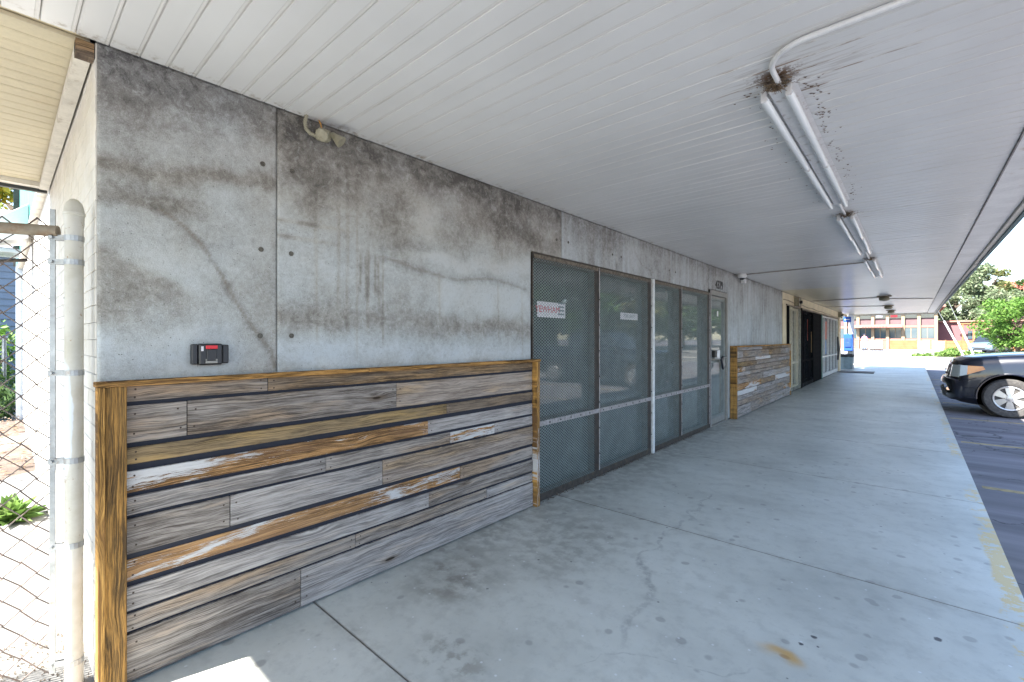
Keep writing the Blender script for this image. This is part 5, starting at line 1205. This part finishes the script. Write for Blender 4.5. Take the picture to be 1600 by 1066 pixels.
    for s in (-1, 1):
        a = [(X+0.085, Y+s*0.16, Zb+0.74),(X+0.085, Y+s*0.24, Zb+0.74),(X+0.150, Y+s*0.40, Zb+0.98),(X+0.150, Y+s*0.30, Zb+0.98)]
        g.add(a + [(p[0]+0.02,p[1],p[2]) for p in a], [(0,1,2,3),(7,6,5,4),(0,4,5,1),(3,2,6,7),(0,3,7,4),(1,5,6,2)])
    g.build('chrome_bar', M_CHROME, t)
    MB().lathe((X+0.088, Y, Zb+0.86), [(0.065,-0.010),(0.065,0.01)], 'x', 20).build('badge', M_CHROME, t)
    patch('lower_intake', [(-0.52,0.52)], ((0.34,0.030,0.25),(0.52,0.0,0.26)), M_BLACK, -0.004)
    patch('headlight', [(-0.82,-0.53)], ((0.775,0.103,0.21),(1.025,0.148,0.18)), M_LENS, -0.012)
    patch('headlight', [(0.53,0.82)], ((0.775,0.103,0.21),(1.025,0.148,0.18)), M_LENS, -0.012)
    for s in (-1, 1):
        # lamp wraps the corner: side lens with amber marker
        g = MB(); yw = Y+s*0.905
        lo = [(X+0.225,Y+s*0.80,Zb+0.785),(X+0.262,Y+s*0.885,Zb+0.80),(X+0.366,yw+s*0.026,Zb+0.838)]; hi = [(X+0.245,Y+s*0.80,Zb+1.035),(X+0.275,Y+s*0.882,Zb+1.03),(X+0.376,yw+s*0.020,Zb+1.025)]
        v = lo + hi; g.add(v + [(p[0]+0.03,p[1]-s*0.05,p[2]) for p in v], [(0,1,4,3),(1,2,5,4),(9,10,7,6),(10,11,8,7),(0,3,9,6),(2,8,11,5),(3,4,10,9),(4,5,11,10),(0,6,7,1),(1,7,8,2)]); g.build('headlight', M_LENS, t)
        g = MB(); v = [(X+0.368,yw+s*0.024,Zb+0.838),(X+0.63,yw+s*0.034,Zb+0.955),(X+0.60,yw+s*0.028,Zb+1.015),(X+0.378,yw+s*0.018,Zb+1.025)]
        g.add(v + [(p[0],p[1]-s*0.05,p[2]) for p in v], [(0,1,2,3),(7,6,5,4),(0,4,5,1),(3,2,6,7),(0,3,7,4),(1,5,6,2)]); g.build('marker_lamp', M_AMBER, t)
        g = MB(); g.tube([(X+0.30,Y+s*0.905,Zb+0.57),(X+0.42,Y+s*0.928,Zb+0.575),(X+0.50,Y+s*0.935,Zb+0.58)], 0.007, 5); g.tube([(X+0.32,Y+s*0.90,Zb+0.40),(X+0.44,Y+s*0.925,Zb+0.40),(X+0.51,Y+s*0.932,Zb+0.40)], 0.007, 5); g.build('bumper_crease', M_NAVY, t)
        MB().lathe((X+0.155+0.02, Y+s*0.70, Zb+0.45), [(0.055,-0.02),(0.05,-0.012),(0.03,0.0)], 'x', 16).build('fog_lamp', M_LENS, t)
        MB().bbox(X+1.65, X+1.83, Y+s*0.955-0.10, Y+s*0.955+0.10, Zb+1.18, Zb+1.34, 0.03).build('mirror', M_NAVY, t)
    # seams: bumper top and hood edge
    g = MB(); g.tube([(X+0.50, Y-0.935, Zb+0.77),(X+0.30, Y-0.905, Zb+0.70),(X+0.22,Y-0.84,Zb+0.68)], 0.006, 4); g.tube([(X+0.30, Y-0.86, Zb+1.13),(X+0.6, Y-0.835, Zb+1.195),(X+0.95,Y-0.84,Zb+1.23),(X+1.4,Y-0.84,Zb+1.262),(X+1.75,Y-0.84,Zb+1.27)], 0.006, 4); g.build('panel_seam', M_BLACK, t)
    # cab with glass, bed
    c = MB(); secs = [(1.55,0.80,1.26,0.80,1.26),(2.15,0.70,1.80,0.66,1.80),(2.4,0.70,1.84,0.66,1.84),(3.25,0.70,1.84,0.66,1.84),(3.5,0.82,1.26,0.82,1.26)]
    prof = [(1.50,1.255),(2.12,1.80),(2.35,1.85),(3.20,1.85),(3.42,1.80),(3.52,1.255)]
    k = len(prof)
    for s in (-1, 1):
        for (x, z) in prof: c.v.append((X+x, Y+s*(0.86 if z < 1.3 else 0.70), Zb+z))
    c.f.append(tuple(range(k))[::-1]); c.f.append(tuple(range(k, 2*k)))
    for i in range(k): c.f.append((i, (i+1)%k, k+(i+1)%k, k+i))
    c.build('cab_glass', M_CARGLASS, t, smooth=False)
    r = MB(); r.bbox(X+2.14, X+3.42, Y-0.72, Y+0.72, Zb+1.815, Zb+1.875, 0.02)
    for s in (-1, 1):
        r.tube([(X+1.50,Y+s*0.865,Zb+1.25),(X+2.12,Y+s*0.705,Zb+1.81)], 0.035, 6); r.tube([(X+2.55,Y+s*0.87,Zb+1.25),(X+2.55,Y+s*0.71,Zb+1.82)], 0.04, 6); r.tube([(X+3.50,Y+s*0.87,Zb+1.25),(X+3.42,Y+s*0.71,Zb+1.82)], 0.05, 6)
    r.build('roof', M_NAVY, t)
    return t
truck = pickup((2.965, 14.15, -0.12), 'dark navy pickup truck nosed up to the walkway kerb')

# generic small car (silver) seen far off, reused on the street for window reflections
def small_car(loc, ang, label, cmat, group=None):
    t = thing('parked_car', label, 'car', loc, group)
    def L(x, y, z):  # local x forward
        return (loc[0]+x*math.cos(ang)-y*math.sin(ang), loc[1]+x*math.sin(ang)+y*math.cos(ang), loc[2]+z)
    m = MB(); st = [(-2.2,0.38,0.80,0.72),(-2.1,0.24,0.98,0.84),(-1.4,0.2,1.02,0.87),(0.0,0.2,0.98,0.88),(0.9,0.2,0.96,0.88),(1.7,0.22,0.84,0.85),(2.1,0.25,0.70,0.78),(2.2,0.35,0.55,0.66)]
    n = None
    for (x, zb, zt, w) in st:
        half = [(0,zb),(w*.9,zb),(w,zb+.15),(w,(zb+zt)/2),(w*.96,zt-.08),(w*.85,zt),(0,zt+.02)]; full = half + [(-a,b) for a,b in half[-2:0:-1]]; n = len(full)
        m.v.extend([L(x,a,b) for a,b in full])
    for i in range(len(st)-1):
        for k in range(n): m.f.append((i*n+k,i*n+(k+1)%n,(i+1)*n+(k+1)%n,(i+1)*n+k))
    m.f.append(tuple(range(n))); m.f.append(tuple((len(st)-1)*n+k for k in range(n))[::-1])
    m.build('body', cmat, t, smooth=True)
    m = MB(); pr = [(-1.95,0.99),(-1.35,1.42),(0.15,1.46),(1.1,0.95)]; k = len(pr)
    for s in (-1,1):
        for (x,z) in pr: m.v.append(L(x, s*(0.80 if z < 1.1 else 0.62), z))
    m.f = [tuple(range(k))[::-1], tuple(range(k,2*k))] + [(i,(i+1)%k,k+(i+1)%k,k+i) for i in range(k)]
    m.build('windows', M_CARGLASS, t)
    m = MB(); q = [L(a,b,1.47) for a,b in ((-1.35,-0.6),(0.15,-0.6),(0.15,0.6),(-1.35,0.6))]; m.add(q + [(p[0],p[1],p[2]+0.03) for p in q], [(0,1,2,3),(7,6,5,4),(0,4,5,1),(1,5,6,2),(2,6,7,3),(3,7,4,0)]); m.build('roof', cmat, t)
    for x in (-1.35, 1.35):
        for s in (-1, 1):
            m = MB(); m.tube([L(x,s*0.70,0.32), L(x,s*0.90,0.32)], 0.32, 20); wv = m.build('wheel', M_TYRE, t)
            m = MB(); m.tube([L(x,s*0.88,0.32), L(x,s*0.91,0.32)], 0.19, 16); m.build('rim', M_RIM, wv)
    for s in (-1, 1):
        m = MB(); m.tube([L(2.02,s*0.60,0.62), L(2.14,s*0.56,0.60)], 0.09, 10); m.build('headlight', M_LENS, t)
    m = MB(); m.tube([L(2.17,-0.35,0.42), L(2.17,0.35,0.42)], 0.07, 6); m.build('grille', M_BLACK, t)
    return t
M_SILVER = flat('silver_car_paint', (0.16,0.22,0.27), 0.25, 0.4)
M_WHITECAR = flat('white_car_paint', (0.7,0.7,0.7), 0.25); M_REDCAR = flat('red_car_paint', (0.35,0.03,0.03), 0.25)
small_car((7.6, 58.0, gz(58)+0.02), R_(-112), 'silver-blue car parked facing us by the orange fence', M_SILVER)
# ------------------------------------------------------------------ far street
fs = thing('far_pavement', None, None, (0,33,0)); fs['kind'] = 'structure'
MB().bbox(-12, 14, 32.05, 35.9, -0.20, -0.02, 0.02).build('pavement_strip', M_FARCONC, fs)
ground_sheet('concrete_apron', -25, 40, [37.5, 44.0, 47.0], M_FARCONC, 0.012)
for k, (x0, x1, a, b) in enumerate(((-3, 12, 36.2, 36.5), (2.0, 9.5, 44.8, 45.1), (-6, 14, 60.2, 60.5))):
    o = MB().bbox(x0, x1, a, b, gz(a)-0.05, gz(a)+0.13, 0.02).build('kerb', worn('pale_kerb', (0.5,0.48,0.44), 0.8), None, kind='structure')
isl = MB(); 
isl = thing('grass_island', 'low green shrubby grass clump on the traffic island', 'shrub', (4.4, 47.0, gz(47)))
cs = []; rs_ = []
for i in range(34):
    f = random.random(); x = 2.6+f*4.0; hh = 0.15+0.55*math.exp(-((x-4.9)/1.2)**2); cs.append((x, 46.2+random.uniform(-0.8,0.8), gz(47)+hh*random.uniform(0.2,0.8))); rs_.append(0.18+hh*0.35)
leaves('foliage', L_WEED, isl, cs, rs_, 4500, 0.10, squash=0.6)
# guy wires with white guards
for k, (b0, mid, top, lab) in enumerate((((5.05,40.0,-0.05),(3.98,40.0,2.6),(0.9,40.0,10.0),'left guy wire with white plastic guard beyond the truck'), ((5.54,41.0,-0.03),(4.68,41.0,2.55),(2.0,41.0,10.6),'right guy wire with white plastic guard beyond the truck'))):
    t = thing('guy_wire', lab, 'guy wire', b0, 'guy wires of the hidden utility pole')
    b0, mid, top = Vector(b0), Vector(mid), Vector(top)
    MB().tube([b0, mid], 0.05, 8).build('guard_sleeve', M_WHITEBAR, t)
    MB().tube([mid, top], 0.018, 6).build('cable', M_ZINC, t)
    MB().bbox(b0.x-0.12, b0.x+0.12, b0.y-0.12, b0.y+0.12, b0.z-0.1, b0.z+0.03, 0.01).build('anchor', M_FARCONC, t)
pw = thing('power_line', 'thin dark overhead cable crossing the pale sky', 'cable', (0, 40, 9))
MB().tube([(3.0+i*2.2, 22.0+i*0.3, 9.2-0.10*i+0.012*i*i) for i in range(16)], 0.012, 5).build('strand', M_BLACK, pw)
# restaurant across the street
BY = 62.0; bz = gz(BY)
rb = thing('restaurant_building', 'tan columned restaurant with mauve panels and dark windows across street', 'building', (-1, BY, bz))
M_COLM = worn('pale_tan_stucco', (0.28,0.21,0.135), 0.7, 0, 0.12, 2); M_MAUVE = worn('mauve_panel', (0.13,0.075,0.08), 0.7, 0, 0.15, 2); M_PINKTRIM = worn('salmon_trim', (0.30,0.14,0.11), 0.7, 0, 0.1, 3)
M_FARGLASS = flat('dark_far_glass', (0.05,0.08,0.10), 0.08, 0, 0.9)
MB().box(-14, 4.35, BY+0.25, BY+12, bz-0.3, 5.0).build('wall', M_MAUVE, rb)
colx = [-12.6,-10.9,-9.2,-7.3,-5.5,-3.8,-2.0,-0.74,0.48,1.72,2.95,4.22]
colx = [-11.0,-9.6,-8.2,-6.8,-5.4,-4.2,-3.1,-2.0,-0.74,0.48,1.72,2.95,4.22]
for x in colx: MB().bbox(x-0.13, x+0.13, BY-0.05, BY+0.26, bz, 4.6, 0.01).build('column', M_COLM, rb)
for a, b in zip(colx[:-1], colx[1:]):
    a += 0.14; b -= 0.14
    MB().box(a, b, BY+0.10, BY+0.24, 2.62, 2.86).build('spandrel_trim', M_PINKTRIM, rb)
    MB().box(a, b, BY+0.10, BY+0.24, bz, 1.50).build('bulkhead', M_PINKTRIM, rb)
    f = MB().bbox(a, b, BY+0.16, BY+0.22, 1.52, 2.60, 0.005).build('window', M_FARGLASS, rb); MB().box((a+b)/2-0.025, (a+b)/2+0.025, BY+0.12, BY+0.159, 1.52, 2.60).build('mullion', M_COLM, f)
    MB().bbox(a, b, BY+0.16, BY+0.22, 3.60, 4.10, 0.005).build('window', M_FARGLASS, rb)
MB().bbox(-15, 4.9, BY-0.8, BY+12.4, 4.60, 4.85, 0.02).build('roof', M_PINKTRIM, rb)
MB().box(-14, 4.5, BY-0.02, BY+0.2, 4.2, 4.6).build('eave_beam', M_COLM, rb)
for k, (x, c_, lab) in enumerate(((-0.2,(0.7,0.7,0.72),'pale sign in the restaurant clerestory'),(1.0,(0.6,0.05,0.06),'red sign in the restaurant clerestory'))):
    o = MB().bbox(x-0.28, x+0.28, BY+0.02, BY+0.06, 3.72, 3.98, 0.005).build('window_sign', flat('sign_colour', c_, 0.5), None, loc=(x, BY, 3.7)); tag(o, lab, 'sign')
aw = thing('awning', 'salmon tiled awning with dark lettering over restaurant entrance', 'awning', (-0.9, BY-0.5, 2.7))
m = MB(); m.prism([(BY-0.9,2.72),(BY-0.06,2.98),(BY-0.06,2.90),(BY-0.9,2.64)], 'x', -2.3, 1.7); m.build('canopy_slope', M_PINKTRIM, aw)
m = MB()
for i in range(9): m.box(-1.6+i*0.24, -1.44+i*0.24, BY-0.93, BY-0.905, 2.62, 2.76)
m.build('lettering', flat('brown_lettering', (0.15,0.06,0.05), 0.6), aw)
# wooden boxes / fence in front
wf = thing('board_fence', 'tan and orange board fence along the far side of street', 'fence', (6, 60.8, gz(61)))
M_WF = [worn('pale_board', (0.33,0.225,0.15), 0.8, 0, 0.15, 3), worn('orange_board', (0.27,0.12,0.045), 0.8, 0, 0.2, 3)]
x = 0.7; i = 0
while x < 11.8:
    mm = M_WF[1] if (x < 2.0 or x > 4.6) else M_WF[0]
    for q in range(4): MB().bbox(x, x+0.97, 60.75, 60.80, 0.30+q*0.25, 0.30+q*0.25+0.235, 0.004).build('board', mm, wf)
    MB().bbox(x+0.975, x+1.045, 60.72, 60.82, 0.2, 1.36, 0.004).build('post', M_WF[1], wf); x += 1.05
# patio rail with painted banner
pr_ = thing('patio_railing', 'dark patio railing with white and teal painted banner', 'railing', (-1, 60.0, gz(60)))
MB().bbox(-3.2, 0.5, 59.98, 60.02, 1.30, 1.34, 0.004).bbox(-3.2, 0.5, 59.98, 60.02, 0.40, 0.44, 0.004).build('rail', M_FRAMEDARK, pr_)
rbm = MB().box(-0.012,0.012,-0.012,0.012,0.44,1.30).build('x', M_FRAMEDARK, None); rme = rbm.data; bpy.data.objects.remove(rbm)
for i in range(26): share(rme, 'railing_bar', Vector((-3.15+i*0.14, 60.0, 0)) - Vector(ORIG[pr_.name]), pr_)
n = N('painted_banner'); P = n.pos(); v = n.voro(P, 3.2, 'DISTANCE_TO_EDGE'); M_BAN = n.out(n.mix(n.ss(v, 0.08, 0.03), (0.75,0.78,0.76), (0.05,0.38,0.38)), 0.6)
MB().box(-0.95, 0.15, 59.94, 59.96, 0.50, 1.24).build('banner', M_BAN, pr_)
MB().box(-1.6, -1.1, 59.94, 59.96, 0.50, 1.20).build('banner', flat('blue_banner', (0.12,0.35,0.6), 0.6), pr_)
# pink building with window, behind the fence
pk = thing('pink_building', 'low pink building with pergola posts right of the restaurant', 'building', (8, 66, 0.2))
M_PINK = worn('pink_stucco', (0.20,0.085,0.092), 0.8, 0, 0.12, 1.0)
MB().box(4.4, 16, 64.5, 72, 0, 3.15).build('wall', M_PINK, pk)
MB().bbox(4.38, 16.2, 64.2, 72.2, 3.15, 3.32, 0.02).build('roof', M_PINKTRIM, pk)
f = MB().bbox(6.6, 7.6, 64.42, 64.49, 1.45, 2.25, 0.01).build('window', M_FARGLASS, pk); MB().box(7.07, 7.13, 64.38, 64.418, 1.45, 2.25).build('mullion', M_COLM, f)
for x in (6.2, 6.95, 8.4): MB().bbox(x-0.06, x+0.06, 63.4, 63.52, 0.2, 2.9, 0.01).build('pergola_post', M_WF[1], pk)
MB().bbox(5.8, 8.9, 63.38, 63.54, 2.9, 3.02, 0.01).build('pergola_beam', M_WF[1], pk)
rh = thing('red_roof_house', 'red roofed house showing over the round tree at right', 'house', (15, 90, 0))
MB().box(12.0, 24, 90, 100, 0, 7.2).build('wall', M_COLM, rh)
m = MB(); m.prism([(89.3,7.2),(95,9.6),(100.7,7.2)], 'x', 11.6, 24.5); m.build('roof', worn('red_tile_roof', (0.40,0.10,0.07), 0.8, 0, 0.2, 2), rh)
# trees
tree('round bright green street tree right of the guy wires', (6.95, 38.3, -0.1), 3.9, 1.75, L_GREEN, 12000, 0.08, 5, trunk_h=0.26, nb=18, nclump=80)
tg = 'trees rising behind the pink building'
tree('broad grey-green tree directly behind the pink building', (6.4, 77, 0.2), 10.6, 3.5, L_SAGE, 15000, 0.17, 21, group=tg, trunk_h=0.18, nclump=70)
tree('thin-topped olive tree left of the red roof', (9.4, 80, 0.2), 10.2, 2.2, L_OLIVE, 8000, 0.16, 22, group=tg, trunk_h=0.2, nclump=50)
tree('low dark green tree at the far right of the tree line', (13.0, 84, 0.2), 8.6, 2.8, L_DARK, 8000, 0.18, 23, group=tg, trunk_h=0.15)
tree('grey-green tree partly hidden by the canopy edge', (3.4, 79, 0.2), 9.2, 3.0, L_SAGE, 9000, 0.18, 24, group=tg, trunk_h=0.15)
tree('wide low sage tree under the olive tree', (9.2, 74, 0.2), 6.6, 3.2, L_SAGE, 9000, 0.16, 25, group=tg, trunk_h=0.15)
# two dark refuse bins by the round tree
for k, (x, lab) in enumerate(((6.55, 'left dark refuse bin beside the round tree trunk'), (7.40, 'right dark refuse bin beside the round tree trunk'))):
    t = thing('refuse_bin', lab, 'refuse bin', (x, 39.2, -0.1), 'dark refuse bins by the round tree')
    m = MB(); m.add([(x-0.20,39.0,-0.09),(x+0.20,39.0,-0.09),(x+0.20,39.4,-0.09),(x-0.20,39.4,-0.09),(x-0.26,38.94,0.72),(x+0.26,38.94,0.72),(x+0.26,39.46,0.72),(x-0.26,39.46,0.72)], [(0,3,2,1),(4,5,6,7),(0,1,5,4),(1,2,6,5),(2,3,7,6),(3,0,4,7)]); m.build('tub', flat('dark_bin_plastic', (0.04,0.04,0.05), 0.5), t)
    MB().bbox(x-0.28, x+0.28, 38.92, 39.48, 0.725, 0.79, 0.02).build('lid', flat('black_lid', (0.02,0.02,0.025), 0.4), t)
# seated person at the patio, pink top
pp_ = thing('person', 'small distant person in pink top behind the patio railing', 'person', (-1.35, 60.6, gz(60)))
me = bpy.data.meshes.new('body'); z0_ = gz(60)
vs = [(0,0,0.95),(0,0,1.20),(0,0,1.42),(0,0,1.50),(0,0,1.62),(0.17,0,1.40),(0.24,-0.02,1.14),(0.20,-0.16,0.96),(-0.17,0,1.40),(-0.24,-0.02,1.14),(-0.20,-0.16,0.96),(0.09,0,0.90),(0.10,-0.02,0.50),(0.10,0.02,0.06),(-0.09,0,0.90),(-0.10,-0.02,0.50),(-0.10,0.02,0.06)]
ed = [(0,1),(1,2),(2,3),(3,4),(2,5),(5,6),(6,7),(2,8),(8,9),(9,10),(0,11),(11,12),(12,13),(0,14),(14,15),(15,16)]
me.from_pydata(vs, ed, []); ob = bpy.data.objects.new('body', me); COL.objects.link(ob)
md = ob.modifiers.new('skin', 'SKIN'); rr = [.14,.13,.13,.055,.10,.06,.045,.035,.06,.045,.035,.09,.065,.05,.09,.065,.05]
for i, r in enumerate(rr): me.skin_vertices[0].data[i].radius = (r, r)
me.skin_vertices[0].data[0].use_root = True
ob.modifiers.new('sub', 'SUBSURF').levels = 1
me2 = bpy.data.meshes.new_from_object(ob.evaluated_get(bpy.context.evaluated_depsgraph_get())); ob.modifiers.clear(); ob.data = me2; ob.parent = pp_
me2.materials.clear(); n = N('person_colours'); p = n.sep(n.obj()); c = n.mix(n.ss(p[2], 0.92, 0.94), (0.05,0.07,0.12), (0.62,0.20,0.32)); c = n.mix(n.ss(p[2], 1.47, 1.49), c, (0.45,0.27,0.19)); me2.materials.append(n.out(c, 0.8))
MB().lathe((-1.35,60.61,z0_+1.62), [(0.10,-0.04),(0.118,0.0),(0.105,0.06),(0.05,0.11)], 'z', 12).build('hair', flat('dark_hair', (0.03,0.025,0.04), 0.7), pp_, smooth=True)

# ------------------------------------------------------------------ what the window glass mirrors: the street side beyond the lot
ref = 'parked cars in the lot mirrored in the windows'
small_car((9.5, 4.2, -0.12), R_(178), 'silver car parked in the lot opposite the first window', M_SILVER, ref)
small_car((14.5, 9.5, -0.12), R_(90), 'white car parked in the lot opposite the third window', M_WHITECAR, ref)
small_car((15.5, 17.5, -0.12), R_(90), 'red car parked further along the lot', M_REDCAR, ref)
tl = ['dark street tree nearest the pickup across the street', 'green street tree second from the pickup across the street', 'olive street tree in the middle of the far row', 'dark street tree past the middle of the far row', 'green street tree near the end of the far row', 'dark street tree at the very end of the far row']
for k, (x, y_, h_, c_, mm) in enumerate(((19,22,10.5,5.0,L_DARK),(20,31,11.5,5.4,L_GREEN),(19,40,10.5,5.4,L_OLIVE),(21,50,12.0,6.2,L_DARK),(21,62,12.0,6.6,L_GREEN),(22,76,13.0,7.0,L_DARK))):
    tree(tl[k], (x, y_, gz(y_)), h_, c_, mm, 8000, 0.34, 40+k, group='street trees across the street', trunk_h=0.14)
bo = thing('brick_building', 'long low red-brown building across the parking lot', 'building', (36, 12, 0))
MB().box(36, 44, -20, 50, -0.2, 5.0).build('wall', worn('red_brown_brick_far', (0.30,0.16,0.12), 0.8, 0, 0.2, 0.5), bo)
for i in range(12): MB().box(35.94, 35.99, -17+i*5.4, -14+i*5.4, 1.0, 3.0).build('window', M_FARGLASS, bo)
print('objects', len(bpy.data.objects))
